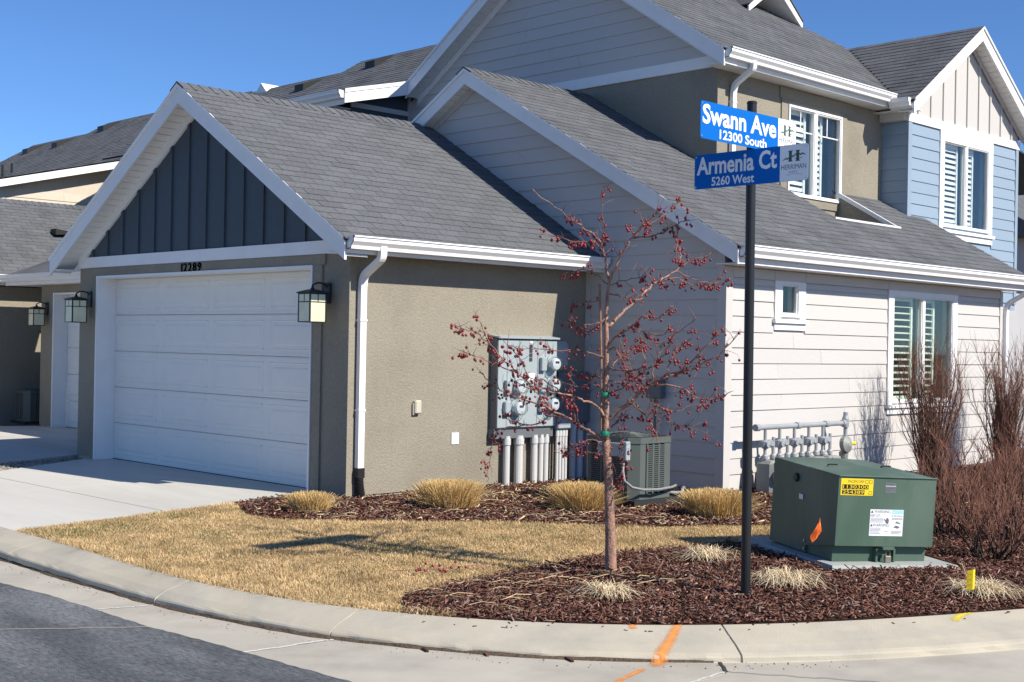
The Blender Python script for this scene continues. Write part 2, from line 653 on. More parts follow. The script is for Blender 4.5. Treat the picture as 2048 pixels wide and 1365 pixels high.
back_in = kerb_curve(K_BACK)
lip_in = kerb_curve(K_LIP)
tdir = (back_in[-1] - back_in[-6])
tdir = tdir / np.linalg.norm(tdir)
BACK = extend(back_in, (0, 1), tdir, 30, 14)
LIP = extend(lip_in, (0, 1), tdir, 30.8, 14.6)


def arc(c):
    d = np.r_[0, np.cumsum(np.hypot(*np.diff(c, axis=0).T))]
    return d


def near_on(c, p):
    """closest point of curve c to p"""
    a, b = c[:-1], c[1:]
    ab = b - a
    t = np.clip(((p - a) * ab).sum(1) / ((ab * ab).sum(1) + 1e-12), 0, 1)
    q = a + ab * t[:, None]
    k = np.argmin(((q - p) ** 2).sum(1))
    return q[k]


# kerb sections between the contraction joints
sB = arc(BACK)
SB = np.arange(0, sB[-1], 0.05)
BK = np.stack([np.interp(SB, sB, BACK[:, 0]), np.interp(SB, sB, BACK[:, 1])], 1)
LP = np.array([near_on(LIP, p) for p in BK])
joint_pts = [(4.73, 10.1), (4.74, 7.91), (5.06, 6.42), (6.44, 4.72)]
js = [float(SB[np.argmin(((BK - np.array(p)) ** 2).sum(1))]) for p in joint_pts]
js = [js[0] - 3 * k for k in range(9, 0, -1)] + js + [js[-1] + 3.3 * k for k in range(1, 6)]
kerb = thing('kerb', None, None, (5.0, 6.5, -0.13), kind='structure')
PANZ = -0.132
random.seed(4)
for a, b in zip(js[:-1], js[1:]):
    a = max(a, SB[0])
    b = min(b, SB[-1])
    if b - a < 0.3:
        continue
    ss = np.linspace(a + 0.006, b - 0.006, max(3, int((b - a) / 0.09)))
    V, F = [], []
    for s in ss:
        pb = np.array([np.interp(s, SB, BK[:, 0]), np.interp(s, SB, BK[:, 1])])
        pl = np.array([np.interp(s, SB, LP[:, 0]), np.interp(s, SB, LP[:, 1])])
        d = (pl - pb)
        wd = np.linalg.norm(d)
        d = d / wd
        zt = float(gz(pb[0], pb[1]))
        j = random.uniform(-.0035, .0035)
        sec = [(-0.005, -0.22), (-0.004, zt - 0.006), (0.012, zt + 0.004), (wd * 0.35, zt - 0.022), (wd * 0.7, zt - 0.046), (wd - 0.03, zt - 0.070),
               (wd - 0.006 + j, zt - 0.082 + j), (wd + 0.002 + j, zt - 0.092 + j), (wd + 0.006, PANZ + 0.004), (wd + 0.02, PANZ - 0.003), (wd + 0.02, -0.22)]
        for (q, z) in sec:
            p = pb + d * q
            V.append((p[0], p[1], z))
    n = len(sec)
    for i in range(len(ss) - 1):
        for k in range(n):
            F.append((i * n + k, i * n + (k + 1) % n, (i + 1) * n + (k + 1) % n, (i + 1) * n + k))
    F.append(tuple(range(n)))
    F.append(tuple(range((len(ss) - 1) * n, len(ss) * n)))
    mb = MB()
    mb.v, mb.f = V, F
    o = mb.build('kerb_section', M_KERB, kerb)
# pale sealant in the joints
jm = MB()
for s in js:
    if not (SB[0] < s < SB[-1]):
        continue
    pb = np.array([np.interp(s, SB, BK[:, 0]), np.interp(s, SB, BK[:, 1])])
    pl = np.array([np.interp(s, SB, LP[:, 0]), np.interp(s, SB, LP[:, 1])])
    d = (pl - pb) / np.linalg.norm(pl - pb)
    wd = np.linalg.norm(pl - pb)
    zt = float(gz(pb[0], pb[1]))
    dk = Vector((-d[1], d[0], 0)) * 0.007
    prev = None
    for q, z in ((0, zt - 0.006), (wd * .4, zt - .033), (wd * .7, zt - .058), (wd - .02, zt - .084), (wd - .005, PANZ - 0.01)):
        p = Vector((pb[0] + d[0] * q, pb[1] + d[1] * q, z))
        if prev:
            jm.add([prev - dk, prev + dk, p + dk, p - dk], [(0, 1, 2, 3)])
        prev = p
jm.build('joint_filler', M_DRYSEAL, kerb)

# concrete gutter pan: slabs out to the asphalt edge, split at the joints
ASPH = [(3.6, 40), (3.95, 12.0), (4.01, 9.26), (4.07, 8.59), (4.08, 7.99), (4.09, 7.28), (4.15, 6.68), (4.17, 6.36), (4.2, 5.85), (4.23, 5.45), (4.3, 4.5), (4.35, 2.0), (4.4, -20)]


def asph_x(y):
    return np.interp(y, [p[1] for p in ASPH][::-1], [p[0] for p in ASPH][::-1])


pan = thing('gutter_pan', None, None, (4.3, 6.5, PANZ), kind='structure')
LPs = [(p[0], p[1]) for p in LP]
cuts = [((4.44, 10.1), (4.0, 10.2)), ((4.44, 7.86), (4.09, 7.98)), ((4.79, 6.28), (4.16, 6.36)), ((6.07, 4.43), (5.9, 4.27), (5.0, 4.22), (4.3, 4.2))]


def lip_between(ya, yb):
    return [p for p in LPs if yb < p[1] < ya]


allc = [((4.44, 40.0), (3.6, 40.0))] + [((4.44, 10.1 + 3 * k), (float(asph_x(10.2 + 3 * k)), 10.2 + 3 * k)) for k in range(8, 0, -1)] + cuts
random.seed(5)
for c0, c1 in zip(allc[:-1], allc[1:]):
    mid = [p for p in LPs if c1[0][1] + 0.02 < p[1] < c0[0][1] - 0.02 and p[0] < max(c0[0][0], c1[0][0]) + 0.02]
    ys = [y for (x, y) in ASPH if c1[-1][1] < y < c0[-1][1]]
    edge = [(float(asph_x(y)), y) for y in sorted(ys)]
    mid = sorted(mid, key=lambda p: -p[1])
    e = 0.004
    poly = [(c0[0][0] + .02, c0[0][1] - e)] + [(p[0] + .03, p[1]) for p in mid] + [(c1[0][0] + .02, c1[0][1] + e)] + [(q[0], q[1] + e) for q in c1[1:]] + edge + [(q[0], q[1] - e) for q in reversed(c0[1:])]
    MB().prism([(x, y, PANZ - 0.1) for x, y in poly], (0, 0, 0.1)).build('pan_slab', M_PAN, pan)
# last slab runs along the right-hand kerb
c0 = cuts[-1]
rest = [p for p in LPs if p[0] > 6.09 and p[1] < 4.42]
poly = [(q[0], q[1] - .004) for q in reversed(c0)] + [(p[0] + .02, p[1] + .03) for p in rest] + [(rest[-1][0], -20), (4.4, -20)]
MB().prism([(x, y, PANZ - 0.1) for x, y in poly], (0, 0, 0.1)).build('pan_slab', M_PAN, pan)
struct(MB().poly([(3, -20, PANZ - 0.02), (26, -20, PANZ - 0.02), (8, 3, PANZ - 0.02), (4.6, 7, PANZ - 0.02), (4.6, 45, PANZ - 0.02), (3, 45, PANZ - 0.02)]).build('pan_bed', M_CRACK))
# fine crack and sealant lines in the pan
cm = MB()


def ribbon(mb, pts, wdt, z):
    pts = [Vector((p[0], p[1], z)) for p in pts]
    for i in range(len(pts) - 1):
        t = (pts[i + 1] - pts[i]).normalized()
        s = Vector((-t.y, t.x, 0)) * wdt / 2
        mb.add([pts[i] - s, pts[i] + s, pts[i + 1] + s, pts[i + 1] - s], [(0, 1, 2, 3)])


def wob(a, b, n, amp):
    return [(a[0] + (b[0] - a[0]) * i / n + random.uniform(-amp, amp), a[1] + (b[1] - a[1]) * i / n + random.uniform(-amp, amp)) for i in range(n + 1)]


ribbon(cm, wob((4.44, 7.86), (4.10, 7.98), 12, .008), .022, PANZ + .003)
ribbon(cm, wob((4.77, 6.29), (4.17, 6.36), 14, .01), .026, PANZ + .003)
ribbon(cm, wob((5.92, 4.29), (5.55, 4.26), 12, .006), .016, PANZ + .003)
cm.build('sealant_line', M_DRYSEAL, pan)
cm = MB()
ribbon(cm, wob((6.09, 4.45), (5.92, 4.28), 8, .006), .02, PANZ + .0045)
ribbon(cm, wob((5.92, 4.28), (6.4, 3.55), 20, .012), .006, PANZ + .004)
cm.build('crack_line', M_CRACK, pan)

# asphalt
AX = [(float(asph_x(y)) + random.uniform(-.008, .008), y) for y in np.arange(14, 4.3, -.06)]
poly = [(3.6, 40), (3.9, 14.1)] + AX + [(4.35, 2.0), (4.4, -20), (-40, -20), (-40, 40)]
struct(MB().prism([(x, y, PANZ - .08) for x, y in poly], (0, 0, 0.084)).build('road', M_ASPH))
cm = MB()
ribbon(cm, wob((4.1, 7.25), (2.2, 8.6), 30, .02), .014, PANZ + .0075)
struct(cm.build('road_crack', M_PAN))

# spray marks on kerb and pan: (points x, y, width)


def kerb_z(x, y):
    p = np.array([x, y])
    k = np.argmin(((BK - p) ** 2).sum(1))
    pb, pl = BK[k], LP[k]
    wd = np.linalg.norm(pl - pb)
    q = float(((p - pb) * (pl - pb)).sum() / wd)
    zt = float(gz(pb[0], pb[1]))
    if q > wd + .01:
        return PANZ
    return float(np.interp(q, [0, .012, wd * .35, wd * .7, wd - .03, wd - .006, wd + .01], [zt - .004, zt + .004, zt - .022, zt - .046, zt - .070, zt - .082, PANZ]))


def spray(name, m_, strokes):
    mb = MB()
    cov = []
    for pts, w0, w1 in strokes:
        n = 30
        P = np.array(pts)
        d = arc(P)
        base = len(mb.v)
        for i in range(n + 1):
            s = d[-1] * (i / n * 1.16 - .08)
            x = float(np.interp(s, d, P[:, 0]))
            y = float(np.interp(s, d, P[:, 1]))
            if s < 0 or s > d[-1]:
                t = (P[1] - P[0]) if s < 0 else (P[-1] - P[-2])
                t = t / np.linalg.norm(t)
                e = s if s < 0 else s - d[-1]
                x, y = x + t[0] * e, y + t[1] * e
            j = max(0, min(len(P) - 2, int(np.searchsorted(d, s, 'right')) - 1))
            t = P[j + 1] - P[j]
            t = t / np.linalg.norm(t)
            wd = (w0 + (w1 - w0) * i / n) * .62
            endf = min(1, i / 4, (n - i) / 4)
            for k in (-1, -.66, -.33, 0, .33, .66, 1):
                xx, yy = x - t[1] * wd * k, y + t[0] * wd * k
                mb.v.append((xx, yy, kerb_z(xx, yy) + .0035))
                cov.append((1 - abs(k)) ** .8 * endf)
        for i in range(n):
            for k in range(6):
                q = base + i * 7 + k
                mb.f.append((q, q + 1, q + 8, q + 7))
    o = mb.build(name, m_)
    at = o.data.attributes.new('cover', 'FLOAT', 'POINT')
    at.data.foreach_set('value', cov)
    return struct(o)


random.seed(8)
spray('paint_mark_orange', M_PAINTO, [([(6.30, 4.90), (6.0, 4.74), (5.72, 4.62)], .055, .10), ([(5.62, 4.62), (5.35, 4.55), (5.10, 4.47)], .055, .03), ([(6.12, 5.06), (6.02, 5.04), (5.98, 5.0)], .03, .06)])
spray('paint_mark_yellow', M_PAINTY, [([(8.06, 3.86), (7.85, 3.88), (7.72, 3.86)], .03, .075)])

# ------------------------------------------------------------------ driveway slabs
drive = thing('driveway', None, None, (6.5, 13.4, 0.0), kind='structure')
g = .006


def dz(x, y):
    return float(np.interp(x, [4.75, 8.25, 10.6], [-.014, .030, .032]))


def slab(pts, parent, name='drive_slab', m_=None):
    mb = MB()
    top = [(x, y, dz(x, y)) for x, y in pts]
    bot = [(x, y, dz(x, y) - .14) for x, y in pts]
    n = len(pts)
    mb.add(top + bot, [tuple(range(n)), tuple(range(2 * n - 1, n - 1, -1))] + [(i, (i + 1) % n, (i + 1) % n + n, i + n) for i in range(n)])
    return mb.build(name, m_ or M_CONC, parent)


kb = lambda y: float(np.interp(y, BK[::-1, 1], BK[::-1, 0]))
slab([(4.77, 10.72), (6.4 - g, 11.01), (6.4 - g, 13.5 - g), (4.77, 13.5 - g)], drive)
slab([(6.4 + g, 11.01), (8.03, 11.3), (8.49, 11.36), (8.49, 13.5 - g), (6.4 + g, 13.5 - g)], drive)
slab([(6.4 + g, 13.5 + g), (8.49, 13.5 + g), (8.49, 16.4), (8.3, 16.4), (6.75, 15.6), (6.4 + g, 15.45)], drive)
slab([(4.77, 13.5 + g), (6.4 - g, 13.5 + g), (6.4 - g, 15.45), (4.77, 14.9)], drive)
drive2 = thing('neighbour_driveway', None, None, (7, 20, 0.0), kind='structure')
slab([(4.77, 15.9), (7.15, 16.55), (8.35, 16.95), (8.3, 19.4), (4.77, 19.4)], drive2)
slab([(8.35, 16.95), (10.72, 17.1), (10.72, 19.4), (8.31, 19.4)], drive2)
slab([(4.77, 19.41), (10.72, 19.41), (10.72, 22.6), (9.6, 23.1), (4.77, 23.4)], drive2)
# gravel strip between the driveways
rng = np.random.default_rng(11)
GRV = [(4.8, 14.9), (6.4, 15.45), (8.3, 16.42), (8.4, 16.95), (7.15, 16.52), (4.8, 15.85)]
struct(MB().poly([(x, y, -.028) for x, y in GRV]).build('gravel_bed', M_DIRT))


def scatter_boxes(name, poly, count, zf, lmin, lmax, wmin, wmax, tmin, tmax, mats, weights, tilt, parent=None, lift=.004, seed=1, dens=None):
    rng = np.random.default_rng(seed)
    P = np.array(poly)
    mn, mx = P.min(0), P.max(0)
    xs, ys = [], []
    tot = 0
    while tot < count:
        x = rng.uniform(mn[0], mx[0], count)
        y = rng.uniform(mn[1], mx[1], count)
        k = in_poly(x, y, poly)
        if dens is not None:
            k &= rng.random(count) < dens(x, y)
        xs.append(x[k])
        ys.append(y[k])
        tot += k.sum()
    x = np.concatenate(xs)[:count]
    y = np.concatenate(ys)[:count]
    n = count
    l = rng.uniform(lmin, lmax, n) * rng.uniform(.5, 1, n) / 2
    wd = rng.uniform(wmin, wmax, n) / 2
    th = rng.uniform(tmin, tmax, n) / 2
    yaw = rng.uniform(0, 2 * math.pi, n)
    pi = rng.normal(0, tilt, n)
    ro = rng.normal(0, tilt * 1.3, n)
    z = zf(x, y) + lift + np.abs(np.sin(pi)) * l * .8 + rng.uniform(0, .012 if lift > .002 else .0005, n)
    A = np.stack([np.cos(yaw) * np.cos(pi), np.sin(yaw) * np.cos(pi), np.sin(pi)], 1)
    S = np.stack([-np.sin(yaw), np.cos(yaw), np.zeros(n)], 1)
    U = np.cross(A, S)
    B = S * np.cos(ro)[:, None] + U * np.sin(ro)[:, None]
    Cc = np.cross(A, B)
    c = np.stack([x, y, z], 1)
    V = np.zeros((n, 8, 3))
    i = 0
    for kk in (-1, 1):
        for jj in (-1, 1):
            for ii in (-1, 1):
                taper = rng.uniform(.5, 1, n)[:, None]
                V[:, i] = c + A * (l[:, None] * ii) + B * (wd[:, None] * jj) * taper + Cc * (th[:, None] * kk)
                i += 1
    base = np.array([(0, 2, 3, 1), (4, 5, 7, 6), (0, 1, 5, 4), (1, 3, 7, 5), (3, 2, 6, 7), (2, 0, 4, 6)])
    F = (np.arange(n) * 8)[:, None, None] + base[None]
    mi = np.repeat(rng.choice(len(mats), n, p=weights), 6)
    return np_mesh(name, V.reshape(-1, 3), F.reshape(-1, 4), None, parent, kind='stuff', mats=mats, midx=mi)


o = scatter_boxes('gravel', GRV, 5000, lambda x, y: np.full_like(x, -.02), .012, .04, .012, .03, .008, .02, [M_GRAV], [1], .5, seed=3)
tag(o, 'strip of loose grey gravel between the two driveways', 'gravel', kind='stuff')

# ------------------------------------------------------------------ lawn and planting beds
BED = [(8.1, 11.32), (7.18, 11.15), (6.95, 10.7), (6.79, 10.29), (6.83, 9.96), (7.31, 9.47), (7.9, 8.95), (8.43, 8.51), (9.24, 7.5), (9.93, 7.09), (10.2, 6.9), (11.5, 6.3), (14.5, 6.1), (22, 5.6), (24, 8.9), (18.8, 8.8), (12, 8.7), (11.9, 10.7), (8.3, 10.75)]
bk_mid = [(p[0], p[1]) for p in BK if 4.7 < p[0] and p[1] < 6.16 and p[0] < 12.5]
ISL = [(5.17, 6.16), (5.40, 6.45), (5.62, 6.6), (6.1, 6.68), (6.65, 6.74), (7.3, 6.78), (7.79, 6.76), (8.33, 6.66), (8.75, 6.5), (9.32, 6.47), (10.2, 6.45), (10.2, 6.9), (11.5, 6.3), (14.5, 6.1), (17, 4.5), (12.5, 2.0)] + [(p[0] + .0, p[1]) for p in reversed(bk_mid)]
kb_l = [(p[0], p[1]) for p in BK if p[1] > 6.12 and p[1] < 10.75 and p[0] < 6]
LAWN = [(4.75, 10.72), (6.4, 11.0), (7.18, 11.15), (6.95, 10.7), (6.79, 10.29), (6.83, 9.96), (7.31, 9.47), (7.9, 8.95), (8.43, 8.51), (9.24, 7.5), (9.93, 7.09), (10.2, 6.9), (10.2, 6.45), (9.32, 6.47), (8.75, 6.5), (8.33, 6.66), (7.79, 6.76), (7.3, 6.78), (6.65, 6.74), (6.1, 6.68), (5.62, 6.6), (5.40, 6.45), (5.17, 6.16)] + list(reversed(kb_l))


def mound(x, y):
    """bed surface: the island swells a little"""
    return gz(x, y) + .035 * np.exp(-(((x - 8.2) / 1.6) ** 2 + ((y - 5.4) / 1.2) ** 2))


def sheet(name, poly, zf, m_, step=.16, off=0.0):
    """gridded ground sheet inside a polygon"""
    P = np.array(poly)
    bm = bmesh.new()
    vs = [bm.verts.new((x, y, 0)) for x, y in poly]
    bm.faces.new(vs)
    bmesh.ops.triangulate(bm, faces=bm.faces[:])
    for ax in (0, 1):
        lo, hi = P[:, ax].min(), min(P[:, ax].max(), 14)
        for c in np.arange(lo + step, hi, step):
            no = (1, 0, 0) if ax == 0 else (0, 1, 0)
            co = (c, 0, 0) if ax == 0 else (0, c, 0)
            bmesh.ops.bisect_plane(bm, geom=bm.verts[:] + bm.edges[:] + bm.faces[:], plane_co=co, plane_no=no)
    for v in bm.verts:
        v.co.z = float(zf(np.array(v.co.x), np.array(v.co.y))) + off
    me = bpy.data.meshes.new(name)
    bm.to_mesh(me)
    bm.free()
    if me.polygons and me.polygons[0].normal.z < 0:
        me.flip_normals()
    me.materials.append(m_)
    o = bpy.data.objects.new(name, me)
    col.objects.link(o)
    ORG[o.name] = Vector((0, 0, 0))
    return o


struct(sheet('lawn_soil', LAWN, gz, M_STRAWG, .3, -.006))
struct(sheet('house_bed', BED, gz, M_MULCHG, .4, -.002))
struct(sheet('island_bed', ISL, mound, M_MULCHG, .25, -.004))
MB().poly([(4.8, 10.7, -.10), (4.8, 40, -.10), (40, 40, -.10), (40, -10, -.10), (14, -2, -.10), (7.5, 4.6, -.10), (5.6, 6.2, -.10)]).build('yard', M_DIRT)['kind'] = 'structure'


def near_dens(x, y):
    d = np.hypot(x, y)
    return np.clip((9.0 / d) ** 2.2, .08, 1)


def isl_dens(x, y):
    # none on the transformer pad
    ca, sa = math.cos(R(-27.2)), math.sin(R(-27.2))
    u = (x - 8.60) * ca + (y - 5.26) * sa
    v = -(x - 8.60) * sa + (y - 5.26) * ca
    return near_dens(x, y) * ~((u > -.12) & (u < 1.03) & (v > -.16) & (v < 1.27))


o = scatter_boxes('bark_mulch', ISL, 30000, mound, .010, .085, .004, .015, .002, .007, [M_MULCH, M_MULCHP, M_MULCHY], [.82, .07, .11], .33, seed=21, dens=isl_dens)
tag(o, 'dark red bark mulch around the sign and the green transformer', 'mulch', kind='stuff')
o = scatter_boxes('bark_mulch', BED, 17000, gz, .03, .10, .007, .02, .003, .008, [M_MULCH, M_MULCHP, M_STRAW, M_MULCHY], [.77, .05, .08, .10], .3, seed=22, dens=near_dens)
tag(o, 'dark red bark mulch along the foot of the house', 'mulch', kind='stuff')


def blades(name, poly, count, zf, hmin, hmax, wd, mats, pick, seed, lean=.9):
    rng = np.random.default_rng(seed)
    P = np.array(poly)
    mn, mx = P.min(0), P.max(0)
    xs, ys, tot = [], [], 0
    while tot < count:
        x = rng.uniform(mn[0], mx[0], count)
        y = rng.uniform(mn[1], mx[1], count)
        k = in_poly(x, y, poly)
        xs.append(x[k])
        ys.append(y[k])
        tot += k.sum()
    x, y = np.concatenate(xs)[:count], np.concatenate(ys)[:count]
    n = count
    # uneven height in soft patches
    ph = .75 + .25 * np.sin(x * 5.1 + 1.3 * np.sin(y * 3.7)) * np.sin(y * 4.3 + 1.1 * np.sin(x * 2.9))
    h = rng.uniform(hmin, hmax, n) * ph
    az = rng.uniform(0, 2 * math.pi, n)
    ln = np.abs(rng.normal(0, lean, n)) * h
    yaw = rng.uniform(0, math.pi, n)
    z = zf(x, y) - .004
    dx, dy = np.cos(yaw) * wd * rng.uniform(.5, 1.2, n), np.sin(yaw) * wd * rng.uniform(.5, 1.2, n)
    lx, ly = np.cos(az) * ln, np.sin(az) * ln
    V = np.zeros((n, 5, 3))
    V[:, 0] = np.stack([x - dx, y - dy, z], 1)
    V[:, 1] = np.stack([x + dx, y + dy, z], 1)
    V[:, 2] = np.stack([x + dx * .8 + lx * .35, y + dy * .8 + ly * .35, z + h * .62], 1)
    V[:, 3] = np.stack([x - dx * .8 + lx * .35, y - dy * .8 + ly * .35, z + h * .62], 1)
    V[:, 4] = np.stack([x + lx, y + ly, z + h], 1)
    i = (np.arange(n) * 5)[:, None, None]
    F = (i + np.array([[(0, 1, 2), (0, 2, 3), (3, 2, 4)]])).reshape(-1, 3)
    mi = np.repeat(pick(x, y, rng), 3)
    return np_mesh(name, V.reshape(-1, 3), F, None, None, kind='stuff', mats=mats, midx=mi)


GREENS = [(5.92, 9.5, .22), (6.72, 8.12, .26), (8.36, 8.08, .2), (5.05, 10.35, .3), (5.51, 10.35, .25), (6.2, 10.6, .2), (5.3, 8.9, .15), (7.6, 7.9, .14)]


def pick_green(x, y, rng):
    p = np.full(len(x), .008)
    for gx, gy, r in GREENS:
        p += .40 * np.exp(-(((x - gx) / r) ** 2 + ((y - gy) / r) ** 2))
    return (rng.random(len(x)) < p).astype(int)


o = blades('lawn_grass', LAWN, 115000, gz, .010, .034, .0020, [M_LAWN, M_GREENG], pick_green, 31)
tag(o, 'short dry straw coloured lawn grass with a few green patches', 'lawn', kind='stuff')
o = blades('lawn_thatch', LAWN, 26000, gz, .006, .022, .0016, [M_LAWN, M_STRAW, M_GREENG], lambda x, y, r: np.where(r.random(len(x)) < .25, 1, 2 * pick_green(x, y, r)), 32, lean=4.5)
tag(o, 'matted pale dead grass lying flat in the lawn', 'lawn', kind='stuff')
EDGE = [(p[0] - .015, p[1]) for p in BK if 5.9 < p[1] < 10.7 and p[0] < 6] + [(p[0] + .10, p[1] + .03) for p in BK[::-1] if 5.9 < p[1] < 10.7 and p[0] < 6]
o = blades('lawn_fringe', EDGE, 5000, gz, .02, .055, .0020, [M_LAWN, M_GREENG], pick_green, 33, lean=1.3)
tag(o, 'ragged fringe of dry grass along the back of the kerb', 'lawn', kind='stuff')
# grit washed into the gutter
GRIT = [(p[0] - .16, p[1] - .10) for p in LP if 3.9 < p[1] < 11 and p[0] < 8] + [(p[0] + .01, p[1] + .01) for p in LP[::-1] if 3.9 < p[1] < 11 and p[0] < 8]
o = scatter_boxes('gutter_grit', GRIT, 260, lambda x, y: np.full_like(x, PANZ), .003, .014, .003, .008, .002, .006, [M_GRAV, M_MULCH], [.7, .3], .2, lift=.001, seed=9)
tag(o, 'fine grit and bark crumbs washed along the gutter', 'grit', kind='stuff')
# dark silt caught under the kerb lip
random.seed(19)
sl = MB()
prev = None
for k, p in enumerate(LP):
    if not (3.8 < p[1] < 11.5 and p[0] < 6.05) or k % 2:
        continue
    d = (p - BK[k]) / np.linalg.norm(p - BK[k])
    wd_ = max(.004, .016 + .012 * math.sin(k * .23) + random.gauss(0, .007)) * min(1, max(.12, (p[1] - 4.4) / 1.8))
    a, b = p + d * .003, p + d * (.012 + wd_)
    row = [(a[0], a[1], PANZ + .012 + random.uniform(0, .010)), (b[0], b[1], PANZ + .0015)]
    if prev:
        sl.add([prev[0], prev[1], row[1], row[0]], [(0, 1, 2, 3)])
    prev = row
# a few chips spilled onto the kerb
SPILL = [(p[0] - .10, p[1] - .07) for p in BK if p[1] < 6.1 and p[0] < 9] + [(p[0] + .02, p[1] + .02) for p in BK[::-1] if p[1] < 6.1 and p[0] < 9]
o = scatter_boxes('spilled_bark', SPILL, 45, lambda x, y: np.array([kerb_z(a_, b_) for a_, b_ in zip(x, y)]), .01, .05, .004, .012, .002, .006, [M_MULCH, M_MULCHY], [.8, .2], .1, lift=.0015, seed=77)
tag(o, 'loose bark chips spilled onto the kerb edge', 'mulch', kind='stuff')
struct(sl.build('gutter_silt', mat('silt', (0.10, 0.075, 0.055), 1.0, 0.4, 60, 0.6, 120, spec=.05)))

# ================================================================== building kit
def PX(X0):
    """point on a wall that faces -X: a = y, n = distance out of the wall"""
    return lambda a, z, n: Vector((X0 - n, a, z))


def PY(Y0):
    return lambda a, z, n: Vector((a, Y0 - n, z))


def slabp(mb, pt, poly, n0, n1):
    """polygon (a, z) on a wall, from n0 to n1 out of it"""
    mb.prism([pt(a, z, n0) for a, z in poly], pt(0, 0, n1) - pt(0, 0, n0))
    return mb


def rectp(mb, pt, a0, a1, z0, z1, n0, n1):
    return slabp(mb, pt, [(a0, z0), (a1, z0), (a1, z1), (a0, z1)], n0, n1)


def siding(parent, pt, m_, z0, rows, ranges, ex=.1778, seed=1, joints=True, proud=.02):
    rg = random.Random(seed)
    k = 0
    for i in range(rows):
        za, zb = z0 + i * ex, z0 + (i + 1) * ex - .001
        ra, rb = ranges(za + .004), ranges(zb - .004)
        for (p, q) in zip(ra, rb):
            cuts = [0.0]
            ln = p[1] - p[0]
            if joints and ln > 2.6:
                cuts.append(rg.uniform(.25, .75))
            cuts.append(1.0)
            for c0, c1 in zip(cuts[:-1], cuts[1:]):
                e = .0015
                A0, A1 = p[0] + ln * c0 + e, p[0] + ln * c1 - e
                B0, B1 = q[0] + (q[1] - q[0]) * c0 + e, q[0] + (q[1] - q[0]) * c1 - e
                if A1 - A0 < .02 and B1 - B0 < .02:
                    continue
                w1 = proud + rg.uniform(-.0015, .0015)
                vs = [pt(A0, za, .002), pt(A1, za, .002), pt(B1, zb, .002), pt(B0, zb, .002), pt(A0, za, w1), pt(A1, za, w1), pt(B1, zb, .007), pt(B0, zb, .007)]
                MB().add(vs, [(0, 3, 2, 1), (4, 5, 6, 7), (0, 1, 5, 4), (1, 2, 6, 5), (2, 3, 7, 6), (3, 0, 4, 7)]).build('siding_board', m_, parent)
                k += 1
    return k


def fascia(parent, pt, a0, z0, a1, z1, depth, n0, n1, m_=None, name='rake_board'):
    mb = MB()
    slabp(mb, pt, [(a0, z0), (a1, z1), (a1, z1 - depth), (a0, z0 - depth)], n0, n1)
    return mb.build(name, m_ or M_WHITE, parent)


def soffit_strips(parent, pt, a0, z0, a1, z1, n0, n1, wd=.125):
    ln = math.hypot(a1 - a0, z1 - z0)
    k = max(1, int(ln / wd))
    for i in range(k):
        t0, t1 = (i + .05) / k, (i + .95) / k
        poly = [(a0 + (a1 - a0) * t0, z0 + (z1 - z0) * t0), (a0 + (a1 - a0) * t1, z0 + (z1 - z0) * t1)]
        slabp(MB(), pt, [poly[0], poly[1], (poly[1][0], poly[1][1] + .012), (poly[0][0], poly[0][1] + .012)], n0, n1).build('soffit_panel', M_SOFFIT, parent)


def battens(parent, pt, m_, zb, a_list, ztop, bw=.05):
    """board and batten: a panel between each pair of battens, battens proud of them"""
    for i in range(len(a_list) - 1):
        a0, a1 = a_list[i], a_list[i + 1]
        top = [(a1, ztop(a1))]
        mid = (a0 + a1) / 2
        if ztop(mid) > max(ztop(a0), ztop(a1)) + .001:
            top = [(a1, ztop(a1)), (mid, ztop(mid))]
        poly = [(a0 + .001, zb), (a1 - .001, zb)] + top + [(a0 + .001, ztop(a0))]
        poly = [p for k, p in enumerate(poly) if k < 2 or p[1] > zb + .003]
        if len(poly) >= 3:
            slabp(MB(), pt, poly, 0, .012).build('wall_board', m_, parent)
    for a in a_list[1:-1]:
        za, zc = ztop(a - bw / 2), ztop(a + bw / 2)
        if min(za, zc) < zb + .03:
            continue
        slabp(MB(), pt, [(a - bw / 2, zb), (a + bw / 2, zb), (a + bw / 2, zc), (a - bw / 2, za)], .012, .034).build('batten', m_, parent)


GUT = [(0, 0), (0, -.125), (.072, -.125), (.080, -.090), (.114, -.050), (.114, -.012), (.127, -.008), (.127, .006), (.104, .006), (.104, -.044), (.072, -.086), (.066, -.116), (.008, -.116), (.008, 0)]


def gutter(parent, pt_ax, a0, a1, z):
    """K-style gutter; pt_ax(a, n, z) gives the point"""
    mb = MB()
    sec = [pt_ax(a0, n, z + h) for n, h in GUT]
    mb.prism(sec, pt_ax(a1, 0, 0) - pt_ax(a0, 0, 0))
    for a in (a0, a1):
        e = .003 if a == a0 else -.003
        mb.prism([pt_ax(a, n, z + h) for n, h in GUT[:8]], pt_ax(a + e, 0, 0) - pt_ax(a, 0, 0))
    return mb.build('gutter', M_GUTTER, parent)


